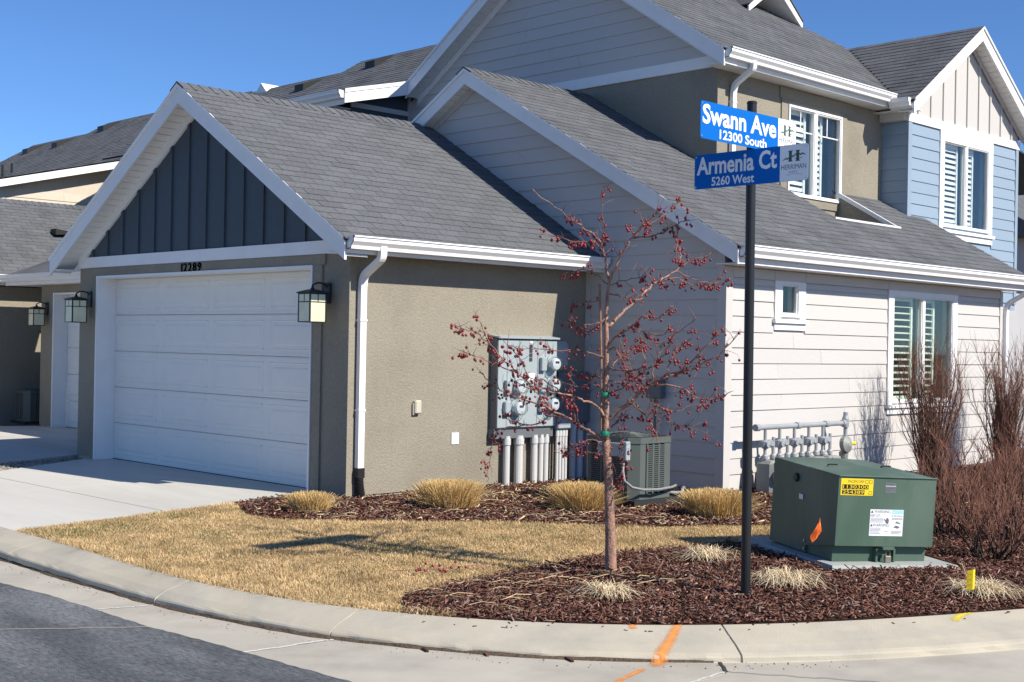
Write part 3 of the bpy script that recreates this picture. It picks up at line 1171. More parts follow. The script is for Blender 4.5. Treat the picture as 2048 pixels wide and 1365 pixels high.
def downspout(parent, pts, side=(1, 0, 0), wd=.078, dp=.056):
    mb = MB()
    sec = [(-wd / 2, -dp / 2), (wd / 2, -dp / 2), (wd / 2, dp / 2), (-wd / 2, dp / 2)]
    # round the bends
    P = [Vector(p) for p in pts]
    out = [P[0]]
    for i in range(1, len(P) - 1):
        a = (P[i - 1] - P[i])
        b = (P[i + 1] - P[i])
        r = min(.09, a.length * .45, b.length * .45)
        a.normalize()
        b.normalize()
        for t in (0, .25, .5, .75, 1):
            p0, p2 = P[i] + a * r, P[i] + b * r
            out.append(p0 * (1 - t) ** 2 + P[i] * 2 * t * (1 - t) + p2 * t * t)
    out.append(P[-1])
    mb.sweep(out, sec, side)
    o = mb.build('downspout', M_GUTTER, parent)
    return o


def spout_clips(parent, x, y, zs, wd=.092, dp=.07):
    for z in zs:
        MB().box(x - wd / 2, x + wd / 2, y - dp / 2, y + dp / 2, z, z + .022).build('spout_clip', M_GUTTER, parent)


def tab_verts(w_, ln, lift):
    g_ = .0032
    return [(g_, 0, .001), (w_ - g_, 0, .001), (w_ - g_, ln, .0), (g_, ln, .0), (g_, 0, .0115 + lift), (w_ - g_, 0, .0115 + lift), (w_ - g_, ln, .0045), (g_, ln, .0045)]


TABF = [(0, 3, 2, 1), (4, 5, 6, 7), (0, 1, 5, 4), (1, 2, 6, 5), (2, 3, 7, 6), (3, 0, 4, 7)]


def shingles(parent, P0, U, S, L, rangefn, indiv=0, ex=.143, tw=.3048, seed=1):
    """courses of shingle tabs up a slope; the nearest full ones are pieces of their own, the rest one part"""
    rg = random.Random(seed)
    P0, U, S = Vector(P0), _unit(U), _unit(S)
    Nn = U.cross(S)
    if Nn.z < 0:
        Nn = -Nn
    tabs = []
    i = 0
    while i * ex < L:
        v = i * ex
        ln = min(ex + .02, L - v + .01)
        off = (i % 2) * tw / 2 + rg.uniform(-.02, .02)
        for (u0, u1) in rangefn(v + ex * .4):
            k = math.floor((u0 - off) / tw)
            while k * tw + off < u1:
                a, b = max(u0, k * tw + off), min(u1, (k + 1) * tw + off)
                if b - a > .015:
                    tabs.append((a, b, v, ln, rg.choice((0, 0, 0, .0015, .003))))
                k += 1
        i += 1
    ids = set()
    if indiv:
        full = [(((P0 + U * ((a + b) / 2) + S * v) - CAM_POS).length, j) for j, (a, b, v, ln, lf) in enumerate(tabs) if b - a > tw - .001 and ln > ex + .019]
        full.sort()
        ids = set(j for _, j in full[:indiv])
        mes = {}
        for lf in (0, .0015, .003):
            me = bpy.data.meshes.new('shingle')
            me.from_pydata(tab_verts(tw, ex + .02, lf), [], TABF)
            me.materials.append(M_SHING)
            bmfix(me)
            mes[lf] = me
        rm = Matrix((U, S, Nn)).transposed()
        org = ORG[parent.name]
        for j in sorted(ids):
            a, b, v, ln, lf = tabs[j]
            o = bpy.data.objects.new('shingle', mes[lf])
            o.parent = parent
            mm = rm.to_4x4()
            mm.translation = P0 + U * a + S * v - org
            o.matrix_basis = mm
            col.objects.link(o)
    mb = MB()
    for j, (a, b, v, ln, lf) in enumerate(tabs):
        if j in ids:
            continue
        mb.add([P0 + U * (a + x) + S * (v + y) + Nn * h for x, y, h in tab_verts(b - a, ln, lf)], TABF)
    if mb.v:
        o = mb.build('shingle_courses', M_SHING, parent, kind='stuff')
    return tabs


def ridge_caps(parent, p0, p1, slope, wd=.15, ex=.143):
    """bent cap shingles along a level ridge"""
    p0, p1 = Vector(p0), Vector(p1)
    d = (p1 - p0)
    n = int(d.length / ex)
    d.normalize()
    s = d.cross(Vector((0, 0, 1))).normalized()
    for k in range(n):
        a = p0 + d * (k * ex)
        b = a + d * (ex + .05)
        vs = []
        for p, lift in ((a, .014), (b, .002)):
            for t in (-wd, 0, wd):
                vs.append(p + s * t + Vector((0, 0, lift + .012 - abs(t) * slope)))
        for p, lift in ((a, .003), (b, -.006)):
            for t in (-wd, 0, wd):
                vs.append(p + s * t + Vector((0, 0, lift + .006 - abs(t) * slope)))
        MB().add(vs, [(0, 1, 4, 3), (1, 2, 5, 4), (6, 9, 10, 7), (7, 10, 11, 8), (0, 6, 7, 1), (1, 7, 8, 2), (3, 4, 10, 9), (4, 5, 11, 10), (0, 3, 9, 6), (2, 8, 11, 5)]).build('ridge_cap', M_SHING, parent)


def deck(name, pts, parent, th=.03, m_=None):
    mb = MB()
    mb.prism([Vector(p) - Vector((0, 0, th)) for p in pts], (0, 0, th))
    return mb.build(name, m_ or M_DECK, parent)


def wall_y(mb, y0, y1, x0, x1, z0, z1, holes):
    """wall slab between planes y0 and y1 with rectangular holes (xa, xb, za, zb), left to right"""
    x = x0
    for (xa, xb, za, zb) in sorted(holes):
        mb.box(x, xa, y0, y1, z0, z1)
        if za > z0:
            mb.box(xa, xb, y0, y1, z0, za)
        if zb < z1:
            mb.box(xa, xb, y0, y1, zb, z1)
        x = xb
    mb.box(x, x1, y0, y1, z0, z1)


def window(parent, Y0, x0, x1, z0, z1, mull=(), gm=None, shut=(), pitch=.088, grid=False, fw_=.032, frame_n=.03, tilt=56):
    """vinyl window in a wall facing -Y: frame, sash bars, panes, louvred shutters and a dark room behind"""
    pt = PY(Y0)
    fr = MB()
    rectp(fr, pt, x0, x1, z1 - fw_, z1, -.05, frame_n)
    rectp(fr, pt, x0, x1, z0, z0 + fw_, -.05, frame_n)
    rectp(fr, pt, x0, x0 + fw_, z0 + fw_, z1 - fw_, -.05, frame_n)
    rectp(fr, pt, x1 - fw_, x1, z0 + fw_, z1 - fw_, -.05, frame_n)
    wdw = fr.build('window', M_WHITE, parent)
    xs = [x0 + fw_] + list(mull) + [x1 - fw_]
    for mx in mull:
        rectp(MB(), pt, mx - .028, mx + .028, z0 + fw_, z1 - fw_, -.045, frame_n - .008).build('mullion', M_WHITE, wdw)
    for i in range(len(xs) - 1):
        a, b = xs[i] + (.028 if i else 0), xs[i + 1] - (.028 if i < len(xs) - 2 else 0)
        s = .018
        sb = MB()
        n1 = frame_n - (.02 if i % 2 == 0 else .012)
        rectp(sb, pt, a, b, z1 - fw_ - s, z1 - fw_, -.03, n1)
        rectp(sb, pt, a, b, z0 + fw_, z0 + fw_ + s, -.03, n1)
        rectp(sb, pt, a, a + s, z0 + fw_ + s, z1 - fw_ - s, -.03, n1)
        rectp(sb, pt, b - s, b, z0 + fw_ + s, z1 - fw_ - s, -.03, n1)
        if grid:
            zg = z1 - fw_ - (z1 - z0) * .24
            rectp(sb, pt, a + s, b - s, zg - .008, zg + .008, -.012, -.004)
            rectp(sb, pt, (a + b) / 2 - .008, (a + b) / 2 + .008, zg + .008, z1 - fw_ - s, -.012, -.004)
        sb.build('sash', M_WHITE, wdw)
        rectp(MB(), pt, a + s, b - s, z0 + fw_ + s, z1 - fw_ - s, -.022, -.016).build('pane', gm or M_GLASS, wdw)
    # room behind
    rm = MB()
    d = 1.4
    a, b, c_, e = x0 - .3, x1 + .3, z0 - .3, z1 + .15
    rm.add([pt(a, c_, -.3), pt(b, c_, -.3), pt(b, e, -.3), pt(a, e, -.3), pt(a, c_, -d), pt(b, c_, -d), pt(b, e, -d), pt(a, e, -d)],
           [(4, 5, 6, 7), (0, 1, 5, 4), (3, 2, 6, 7), (0, 4, 7, 3), (1, 5, 6, 2)])
    rm.build('room', M_ROOM, wdw)
    for (a, b) in shut:
        st = .035
        sf = MB()
        rectp(sf, pt, a, a + st, z0 + .03, z1 - .03, -.13, -.10)
        rectp(sf, pt, b - st, b, z0 + .03, z1 - .03, -.13, -.10)
        rectp(sf, pt, a + st, b - st, z1 - .09, z1 - .03, -.13, -.10)
        rectp(sf, pt, a + st, b - st, z0 + .03, z0 + .09, -.13, -.10)
        xm = b - st - .05
        rectp(sf, pt, xm - .006, xm + .006, z0 + .1, z1 - .1, -.085, -.075)
        sf.build('shutter_frame', M_SHUT, wdw)
        z = z0 + .09 + pitch / 2
        c0 = (a + b) / 2
        hw = (b - a) / 2 - st - .003
        while z < z1 - .09 - pitch * .3:
            an = R(tilt)
            cc = pt(c0, z, -.115)
            MB().obox(cc, (hw, 0, 0), (0, .040 * math.cos(an), .040 * math.sin(an)), (0, -.004 * math.sin(an), .004 * math.cos(an))).build('shutter_slat', M_SHUT, wdw)
            z += pitch
    return wdw


# ================================================================== the corner townhouse
GX, GYR, GYL, DX = 8.25, 10.765, 16.70, 8.49
H_ = thing('townhouse', 'two storey taupe and cream townhouse with white garage door numbered 12289', 'house', (8.25, 10.765, 0.0))
# ---- garage walls
mb = MB()
mb.box(GX, DX - .002, GYR + .2, 11.37, .055, 2.57)
mb.box(GX, DX - .002, 16.19, GYL, .055, 2.57)
mb.box(GX, DX - .002, 11.37, 16.19, 2.455, 2.57)
mb.box(GX, 11.886, GYR, GYR + .2, .055, 2.57)
mb.box(DX, 14.0, GYL - .2, GYL, .055, 2.57)
gw = mb.build('stucco_wall', M_STUCCO, H_)
mb = MB()
mb.box(GX + .015, 11.8, GYR + .015, GYR + .19, -.15, .053)
mb.box(GX + .015, DX, GYR + .2, 11.36, -.15, .053)
mb.box(GX + .015, DX, 16.2, GYL - .015, -.15, .053)
mb.build('foundation', M_KERB, H_)
pA = PX(GX)
sm = MB()
rectp(sm, pA, 11.375, 11.215, .06, 2.45, 0, .022)
rectp(sm, pA, 16.185, 16.345, .06, 2.45, 0, .022)
rectp(sm, pA, 11.165, 16.395, 2.452, 2.562, 0, .024)
sm.build('door_surround', M_STUCCO, H_)
jb = MB()
jb.box(GX - .034, DX + .03, 11.372, 11.402, .03, 2.452)
jb.box(GX - .034, DX + .03, 16.158, 16.188, .03, 2.452)
jb.box(GX - .034, DX + .03, 11.402, 16.158, 2.422, 2.452)
jb.build('door_jamb', M_WHITE, H_)
dm = MB()
dm.box(DX + .05, DX + .06, 11.40, 16.16, .03, 2.43)
dr = dm.build('garage_door', M_DOOR, H_)
zs = [.036 + i * .4772 for i in range(6)]
pD = PX(DX)
for i in range(5):
    s_ = MB()
    z0, z1 = zs[i] + .003, zs[i + 1] - .003
    rectp(s_, pD, 11.405, 16.155, z0, z1, -.045, 0)
    # rolled edge along the top and bottom of the section
    rectp(s_, pD, 11.405, 16.155, z1 - .035, z1 - .012, 0, .004)
    rectp(s_, pD, 11.405, 16.155, z0 + .012, z0 + .03, 0, .004)
    pw = 4.75 / 4
    for k in range(4):
        a0, a1 = 11.405 + k * pw + .075, 11.405 + (k + 1) * pw - .075
        b0, b1 = z0 + .075, z1 - .075
        # stamped double frame: outer bead and raised field
        for (e, n0, n1, bw) in ((0, 0.0, .005, .022), (.042, .0, .006, .018)):
            A0, A1, B0, B1 = a0 + e, a1 - e, b0 + e, b1 - e
            if e:
                vs = [pD(A0, B0, 0), pD(A1, B0, 0), pD(A1, B1, 0), pD(A0, B1, 0)] + [pD(A0 + bw, B0 + bw, n1), pD(A1 - bw, B0 + bw, n1), pD(A1 - bw, B1 - bw, n1), pD(A0 + bw, B1 - bw, n1)]
                s_.add(vs, [(4, 5, 6, 7), (0, 1, 5, 4), (1, 2, 6, 5), (2, 3, 7, 6), (3, 0, 4, 7)])
            else:
                for (p, q) in (((A0, B0), (A1, B0)), ((A1, B0), (A1, B1)), ((A1, B1), (A0, B1)), ((A0, B1), (A0, B0))):
                    h = bw / 2
                    x0_, x1_ = min(p[0], q[0]) - h, max(p[0], q[0]) + h
                    y0_, y1_ = min(p[1], q[1]) - h, max(p[1], q[1]) + h
                    cx, cy = (h, h)
                    vs = [pD(x0_, y0_, 0), pD(x1_, y0_, 0), pD(x1_, y1_, 0), pD(x0_, y1_, 0), pD(x0_ + h * .7, y0_ + h * .7, .004), pD(x1_ - h * .7, y0_ + h * .7, .004), pD(x1_ - h * .7, y1_ - h * .7, .004), pD(x0_ + h * .7, y1_ - h * .7, .004)]
                    s_.add(vs, [(4, 5, 6, 7), (0, 1, 5, 4), (1, 2, 6, 5), (2, 3, 7, 6), (3, 0, 4, 7)])
    s_.build('door_section', M_DOOR, dr)
MB().box(DX - .004, DX + .04, 11.405, 16.155, .03, .037).build('door_seal', M_RUBBER, dr)
MB().box(DX + .06, DX + .10, 11.35, 16.2, .0, 2.55).build('door_backing', M_DECK, dr)

# ---- garage gable: band, board and batten, rake, soffit
AY, AZ, AS = 13.73, 4.640, .597
zA = lambda y: AZ - AS * abs(y - AY)
rectp(MB(), pA, GYR - .005, GYL + .005, 2.566, 2.706, 0, .03).build('band_board', M_WHITE, H_)
gb = rectp(MB(), PX(GX + .02), 11.0, 11.01, 2.7, 2.71, 0, .001)
gbl = MB()
slabp(gbl, PX(GX + .05), [(GYR, 2.57), (GYL, 2.57), (GYL, 2.72), (AY, zA(AY) - .05), (GYR, 2.72)], 0, .045)
gable = gbl.build('gable_wall', M_BLUEDK, H_)
zi = lambda y: zA(y) - .20
lst = [AY - .2 + .398 * k for k in range(-7, 8)]
lst = [GYR + .22] + [a for a in lst if GYR + .3 < a < GYL - .3] + [GYL - .22]
battens(gable, pA, M_BLUEDK, 2.707, lst, zi)
XA = 7.95
for s_ in (-1, 1):
    yF = AY + s_ * 3.262
    fascia(H_, PX(XA), yF, zA(yF) - .012, AY, AZ - .012, .215, -.028, .0)
    MB().prism([Vector((XA - .022, yF, zA(yF) + .004)), Vector((XA - .022, AY, AZ + .004)), Vector((XA - .022, AY, AZ - .034)), Vector((XA - .022, yF, zA(yF) - .034))], (.02, 0, 0)).build('drip_edge', M_GUTTER, H_)
    # frieze board on the wall under the soffit
    a0 = AY + s_ * 2.95
    slabp(MB(), pA, [(a0, zA(a0) - .19), (AY, AZ - .19), (AY, AZ - .30), (a0 - s_ * .0, zA(a0) - .30)], .012, .046).build('frieze_board', M_WHITE, H_)
    soffit_strips(H_, PX(GX), yF, zA(yF) - .19, AY + s_ * .02, zA(AY + .02) - .19, 0.0, .272)
# eave on the sunny side
mb = MB()
mb.box(7.975, 11.87, 10.468, 10.49, 2.535, 2.69)
mb.build('eave_board', M_WHITE, H_)
mb = MB()
for k in range(26):
    pass
for k in range(13):
    x = 7.98 + k * .3
    MB().box(x + .003, min(x + .297, 11.87), 10.49, GYR, 2.553, 2.565).build('soffit_panel', M_SOFFIT, H_)
MB().box(7.975, GX, GYL, 16.985, 2.53, 2.545).build('soffit_return', M_WHITE, H_)
MB().box(7.955, GX, 10.49, GYR, 2.537, 2.55).build('soffit_return', M_WHITE, H_)
gutter(H_, lambda a, n, z: Vector((a, 10.466 - n, z)), 7.975, 11.84, 2.70)
downspout(H_, [(8.385, 10.405, 2.62), (8.385, 10.405, 2.50), (8.385, 10.705, 2.33), (8.385, 10.722, 2.2), (8.385, 10.722, .30)])
spout_clips(H_, 8.385, 10.722, [1.86, .93])
# corrugated outlet at the foot of the spout
prof = [(.045, .0), (.045, .1)]
cr = MB()
cpts, crad = [], []
for k in range(34):
    t = k / 33
    cpts.append((8.385 + .012 * t, 10.722 - .05 * t * t, .25 - .26 * t))
    crad.append(.050 if k % 2 else .041)
cr.tube(cpts, crad, 14)
cr.bbox(8.385 - .048, 8.385 + .048, 10.722 - .038, 10.722 + .036, .24, .345, .006)
cr.build('drain_boot', M_RUBBER, H_, smooth=False)

# ---- garage roof
P0A = Vector((7.928, 10.43, zA(10.43)))
cA = 1 / math.hypot(1, AS)
SA = Vector((0, cA, AS * cA))
LA = (AY - 10.43) / cA
rA = deck('garage_roof', [(7.94, 10.45, zA(10.45)), (12.3, 10.45, zA(10.45)), (12.3, AY, AZ), (7.94, AY, AZ)], H_)
shingles(rA, P0A, (1, 0, 0), SA, LA, lambda v: [(0, 11.89 - 7.928)], indiv=300, seed=2)
deck('roof_back', [(7.94, AY, AZ), (14.3, AY, AZ), (14.3, 17.0, zA(17.0)), (7.94, 17.0, zA(17.0))], rA, m_=M_SHING)
ridge_caps(rA, (7.93, AY, AZ + .004), (11.75, AY, AZ + .004), AS)

# ---- house number
yn = 14.035
for dg_, wd_ in (('1', .034), ('2', .090), ('2', .090), ('8', .090), ('9', .090)):
    nm = MB()
    text_into(nm, dg_, (GX - .026, yn, 2.452), (0, -1, 0), (0, 0, 1), wd_ - .016, .100, .012, bold=.0)
    for q in list(nm.f):
        nm.prism([nm.v[i] for i in q], (.012, 0, 0))
    nm.build('number_digit', M_NUM, H_)
    yn -= wd_ + .016


# ================================================================== house behind the garage
SX, SY = 11.886, 8.693
BYr, BZr, BS = 12.82, 5.288, .567
zB = lambda y: BZr - BS * abs(y - BYr)
# cream lap siding in the shade (faces -X)
mb = MB()
slabp(mb, PX(SX), [(SY + .02, -.1), (13.75, -.1), (13.75, zB(13.75) - .08), (BYr, BZr - .08), (SY + .02, zB(SY) - .08)], -.15, 0)
sw = mb.build('siding_wall', M_TRIMC, H_)
ztopB = lambda y: zB(y) - .17


def rngS(z):
    lo = SY + .10
    if z > ztopB(SY + .1):
        lo = BYr - (BZr - .17 - z) / BS
    hi = 13.70 if z < ztopB(13.70) else BYr + (BZr - .17 - z) / BS
    if z < 2.48:
        hi = GYR - .075
    elif z < 2.70:
        hi = GYR + .1
    return [(lo, hi)] if hi > lo else [(lo, lo)]


siding(sw, PX(SX), M_SIDING, .062, 29, rngS, seed=5)
rectp(MB(), PX(SX), SY + .0, SY + .098, -.05, zB(SY) - .1, 0, .024).build('corner_board', M_TRIMC, sw)
rectp(MB(), PX(SX), GYR - .072, GYR, -.05, 2.56, 0, .024).build('corner_board', M_TRIMC, sw)
XB = 11.66
for (yF, s_) in ((8.375, -1), (13.87, 1)):
    fascia(H_, PX(XB), yF, zB(yF) - .012, BYr, BZr - .012, .19, -.028, 0)
    MB().prism([Vector((XB - .022, yF, zB(yF) + .004)), Vector((XB - .022, BYr, BZr + .004)), Vector((XB - .022, BYr, BZr - .034)), Vector((XB - .022, yF, zB(yF) - .034))], (.02, 0, 0)).build('drip_edge', M_GUTTER, H_)
    y1 = yF + (.3 if s_ < 0 else 0)
    slabp(MB(), PX(SX), [(y1, zB(y1) - .168), (BYr, BZr - .168), (BYr, BZr - .26), (y1, zB(y1) - .26)], .008, .032).build('frieze_board', M_TRIMC, H_)
    soffit_strips(H_, PX(SX), yF, zB(yF) - .168, BYr + s_ * .02, zB(BYr + .02) - .168, 0, .198)
# sunny siding wall with two windows (faces -Y)
W1 = (12.93, 13.33, 2.03, 2.44)
W2 = (15.50, 17.18, .97, 2.41)
mb = MB()
wall_y(mb, SY, SY + .15, SX, 18.69, -.1, 2.62, [W1, W2])
nw = mb.build('siding_wall', M_TRIMC, H_)
pB = PY(SY)


def rngN(z):
    out = [(SX + .105, 12.805 if 1.87 < z < 2.6 else (15.385 if z > .82 else 18.60))]
    if 1.87 < z < 2.6:
        out.append((13.455, 15.385))
    if z > .82:
        out.append((17.285, 18.60))
    return out


zr = .062
for i in range(14):
    z_ = zr + i * .1778
    if z_ > 2.42:
        break
    rmid = rngN(z_ + .09)
    siding(nw, pB, M_SIDING, z_, 1, lambda z, rm=rmid: rm, ex=min(.1778, 2.445 - z_), seed=50 + i)
rectp(MB(), pB, SX - .024, SX + .10, -.05, 2.56, 0, .026).build('corner_board', M_TRIMC, nw)
rectp(MB(), pB, 18.605, 18.69, -.05, 2.56, 0, .026).build('corner_board', M_TRIMC, nw)
for a, b in ((SX + .102, 12.80), (12.805, 13.45), (13.455, 15.385), (15.39, 17.28), (17.285, 18.60)):
    rectp(MB(), pB, a, b - .003, 2.449, 2.56, 0, .026).build('frieze_board', M_TRIMC, nw)
for (a, b, z0, z1, hd) in ((12.81, 13.445, 2.0, 2.446, 'small'), (15.392, 17.278, .955, 2.446, 'large')):
    wx = W1 if hd == 'small' else W2
    for q in ((a, wx[0] - .002), (wx[1] + .002, b)):
        rectp(MB(), pB, q[0], q[1], z0, z1, 0, .032).build('window_casing', M_WHITE, nw)
    rectp(MB(), pB, a - .03, b + .03, z0 - .045, z0 - .002, 0, .06).build('window_sill', M_WHITE, nw)
    rectp(MB(), pB, a - .005, b + .005, z0 - .125, z0 - .046, 0, .03).build('sill_apron', M_WHITE, nw)
rectp(MB(), pB, W1[0], W1[1], W1[3], 2.447, 0, .03).build('window_casing', M_WHITE, nw)
rectp(MB(), pB, W2[0], W2[1], W2[3], 2.447, 0, .03).build('window_casing', M_WHITE, nw)
window(H_, SY, *W1[:2], W1[2], W1[3], gm=M_GLASS)
window(H_, SY, *W2[:2], W2[2], W2[3], mull=[16.335], gm=M_GLASS, shut=[(15.56, 16.25), (16.40, 16.86)], tilt=12)
# eave
MB().box(11.69, 18.95, 8.382, 8.402, 2.572, 2.762).build('eave_board', M_WHITE, H_)
for k in range(25):
    x = 11.70 + k * .3
    MB().box(x + .003, min(x + .297, 18.94), 8.402, SY, 2.572, 2.584).build('soffit_panel', M_SOFFIT, H_)
gutter(H_, lambda a, n, z: Vector((a, 8.38 - n, z)), 11.69, 18.95, 2.77)
downspout(H_, [(18.82, 8.30, 2.68), (18.82, 8.30, 2.58), (18.745, 8.62, 2.38), (18.745, 8.645, 2.25), (18.745, 8.645, .1)])
# roof with the light well cut out under the upstairs window
cB = 1 / math.hypot(1, BS)
SB_ = Vector((0, cB, BS * cB))
P0B = Vector((11.638, 8.345, zB(8.345)))
LB = (BYr - 8.345) / cB
WX0, WX1, WY0, UX, UY = 15.50, 17.15, 9.52, 14.14, 10.53
rB = deck('lower_roof', [(11.65, 8.36, zB(8.36)), (WX0, 8.36, zB(8.36)), (WX0, BYr, BZr), (11.65, BYr, BZr)], H_)
deck('roof_deck', [(WX0, 8.36, zB(8.36)), (WX1, 8.36, zB(8.36)), (WX1, WY0, zB(WY0)), (WX0, WY0, zB(WY0))], rB)
deck('roof_deck', [(WX1, 8.36, zB(8.36)), (18.92, 8.36, zB(8.36)), (18.92, UY + .1, zB(UY + .1)), (WX1, UY + .1, zB(UY + .1))], rB)


def rngB(v):
    y = 8.345 + v * cB
    o = P0B.x
    if y < WY0:
        return [(0, 18.935 - o)]
    if y < UY:
        return [(0, WX0 - o), (WX1 - o, (18.935 if y < 10.10 else 18.43) - o)]
    return [(0, UX - o)]


shingles(rB, P0B, (1, 0, 0), SB_, LB, rngB, seed=3)
ridge_caps(rB, (11.64, BYr, BZr + .004), (14.1, BYr, BZr + .004), BS)
deck('roof_back', [(11.65, BYr, BZr), (14.12, BYr, BZr), (14.12, 13.88, zB(13.88)), (11.65, 13.88, zB(13.88))], rB, m_=M_SHING)
# right-hand rake
fascia(H_, lambda a, z, n: Vector((18.93 + n, a, z)), 8.345, zB(8.345) - .012, 10.1, zB(10.1) - .012, .16, -.03, 0)
# light well: dark side, sill board and trim
lw = MB()
lw.prism([(WX0 - .02, WY0, 3.05), (WX0 - .02, UY, 3.05), (WX0 - .02, UY, zB(UY) - .03), (WX0 - .02, WY0, zB(WY0) - .03)], (.02, 0, 0))
lw.box(WX0, WX1, WY0 - .02, WY0, 3.05, zB(WY0) - .03)
lw.add([(WX1, WY0, 3.05), (WX1, UY, 3.05), (WX1, UY, zB(UY)), (WX1, WY0, zB(WY0)), (WX1 + .02, WY0, 3.05), (WX1 + .02, UY, 3.05), (WX1 + .02, UY, zB(UY) - .03), (WX1 + .02, WY0, zB(WY0) - .03)],
       [(0, 1, 2, 3), (4, 7, 6, 5), (0, 3, 7, 4), (1, 5, 6, 2), (0, 4, 5, 1), (3, 2, 6, 7)])
lw.build('well_lining', M_STUCCO, rB)
MB().box(WX0 - .02, WX1, UY - 1.0, UY, 3.03, 3.05).build('well_floor', M_SHING, rB)
MB().box(WX0 - .05, WX1 + .05, WY0 - .012, WY0 + .012, zB(WY0) - .02, zB(WY0) + .028).build('well_trim', M_WHITE, rB)
tw_ = MB()
tw_.prism([(WX1 - .012, WY0 + .0125, zB(WY0) - .04), (WX1 - .012, UY, zB(UY) - .04), (WX1 - .012, UY, zB(UY) + .026), (WX1 - .012, WY0 + .0125, zB(WY0) + .026)], (.04, 0, 0))
tw_.build('well_trim', M_WHITE, rB)

# ================================================================== upper storey
CY, CZ, CS = 13.70, 7.860, .660
zC = lambda y: CZ - CS * abs(y - CY)
pC = PX(UX)
mb = MB()
slabp(mb, pC, [(UY, 3.0), (13.9, 3.0), (13.9, 5.41), (UY, 5.41)], -.2, 0)
W3 = (15.78, 17.19, 3.84, 5.13)
wall_y(mb, UY, UY + .2, UX + .2, 18.44, 2.9, 5.42, [W3])
mb.build('stucco_wall', M_STUCCO, H_)
sr = MB()
rectp(sr, PY(UY), 15.62, 15.775, 3.72, 5.20, 0, .02)
rectp(sr, PY(UY), 17.195, 17.35, 3.72, 5.20, 0, .02)
rectp(sr, PY(UY), 15.58, 17.39, 5.202, 5.36, 0, .022)
rectp(sr, PY(UY), 15.776, 17.194, 3.72, 3.838, 0, .02)
rectp(sr, PY(UY), 15.776, 17.194, 5.133, 5.2, 0, .02)
sr.build('window_surround', M_STUCCO, H_)
window(H_, UY, *W3, mull=[16.49], gm=M_GLASSB, shut=[(15.83, 16.42), (16.55, 16.86)], grid=True, frame_n=.04)
# gable with lap siding
mb = MB()
slabp(mb, pC, [(UY - .02, 5.41), (16.95, 5.41), (16.95, zC(16.95) - .1), (CY, CZ - .1), (UY - .02, zC(UY) - .1)], -.15, 0)
slabp(mb, pC, [(13.9, 4.2), (16.95, 4.2), (16.95, 5.41), (13.9, 5.41)], -.15, 0)
cg = mb.build('gable_wall', M_TRIMC, H_)
rectp(MB(), pC, UY - .03, 13.95, 5.405, 5.558, 0, .03).build('band_board', M_WHITE, H_)


def rngC(z):
    lo = CY - (CZ - .20 - z) / CS
    lo = max(lo, UY) if z > 5.558 else 13.96
    hi = min(CY + (CZ - .20 - z) / CS, 16.85)
    return [(lo, max(lo, hi))]


siding(cg, pC, M_SIDING, 5.56, 13, rngC, seed=6)
siding(cg, pC, M_SIDING, 5.56 - .1778 * 7, 7, rngC, seed=7)
XC = 13.84
for (yF, s_) in ((10.215, -1), (16.66, 1)):
    fascia(H_, PX(XC), yF, zC(yF) - .012, CY, CZ - .012, .22, -.028, 0)
    MB().prism([Vector((XC - .022, yF, zC(yF) + .004)), Vector((XC - .022, CY, CZ + .004)), Vector((XC - .022, CY, CZ - .036)), Vector((XC - .022, yF, zC(yF) - .036))], (.02, 0, 0)).build('drip_edge', M_GUTTER, H_)
    y1 = yF + (.42 if s_ < 0 else 0)
    slabp(MB(), pC, [(y1, zC(y1) - .2), (CY, CZ - .2), (CY, CZ - .31), (y1, zC(y1) - .31)], .008, .034).build('frieze_board', M_WHITE, H_)
    soffit_strips(H_, PX(UX), yF, zC(yF) - .2, CY + s_ * .02, zC(CY + .02) - .2, 0, .272)
rectp(MB(), pC, 16.86, 16.95, 4.2, 5.9, 0, .026).build('corner_board', M_TRIMC, H_)
# eave over the upstairs wall
MB().box(13.87, 18.15, 10.228, 10.25, 5.37, 5.545).build('eave_board', M_WHITE, H_)
for k in range(15):
    x = 13.88 + k * .305
    MB().box(x + .003, min(x + .302, 18.40), 10.25, UY, 5.375, 5.388).build('soffit_panel', M_SOFFIT, H_)
gutter(H_, lambda a, n, z: Vector((a, 10.226 - n, z)), 13.87, 18.10, 5.56)
downspout(H_, [(14.43, 10.165, 5.46), (14.43, 10.165, 5.37), (14.43, 10.46, 5.2), (14.43, 10.487, 5.08), (14.43, 10.487, zB(10.487) + .03)])
spout_clips(H_, 14.43, 10.487, [4.95])
# roof
cC = 1 / math.hypot(1, CS)
SC = Vector((0, cC, CS * cC))
P0C = Vector((13.818, 10.195, zC(10.195)))
LC = (CY - 10.195) / cC
VX, VY, RX, RY = 18.12, 10.20, 20.32, 12.34


def xmaxC(y):
    if y < VY:
        return VX
    if y < RY:
        return VX + (y - VY) * (RX - VX) / (RY - VY)
    return RX - (y - RY)


rC = deck('upper_roof', [(13.83, 10.21, zC(10.21)), (VX, 10.21, zC(10.21)), (RX, RY, zC(RY)), (RX - (CY - RY), CY, CZ), (13.83, CY, CZ)], H_)
shingles(rC, P0C, (1, 0, 0), SC, LC, lambda v: [(0, xmaxC(10.195 + v * cC) - P0C.x)], seed=4)
deck('roof_back', [(13.83, CY, CZ), (RX - (CY - RY), CY, CZ), (RX - (CY - RY), 16.67, zC(16.67)), (13.83, 16.67, zC(16.67))], rC, m_=M_SHING)
deck('roof_end', [(RX, RY, zC(RY)), (24.0, 9.6, zC(RY) - .66 * 3.5), (24.0, 16.0, zC(RY) - .66 * 3.5), (RX - (CY - RY), CY, CZ)], rC, m_=M_SHING)
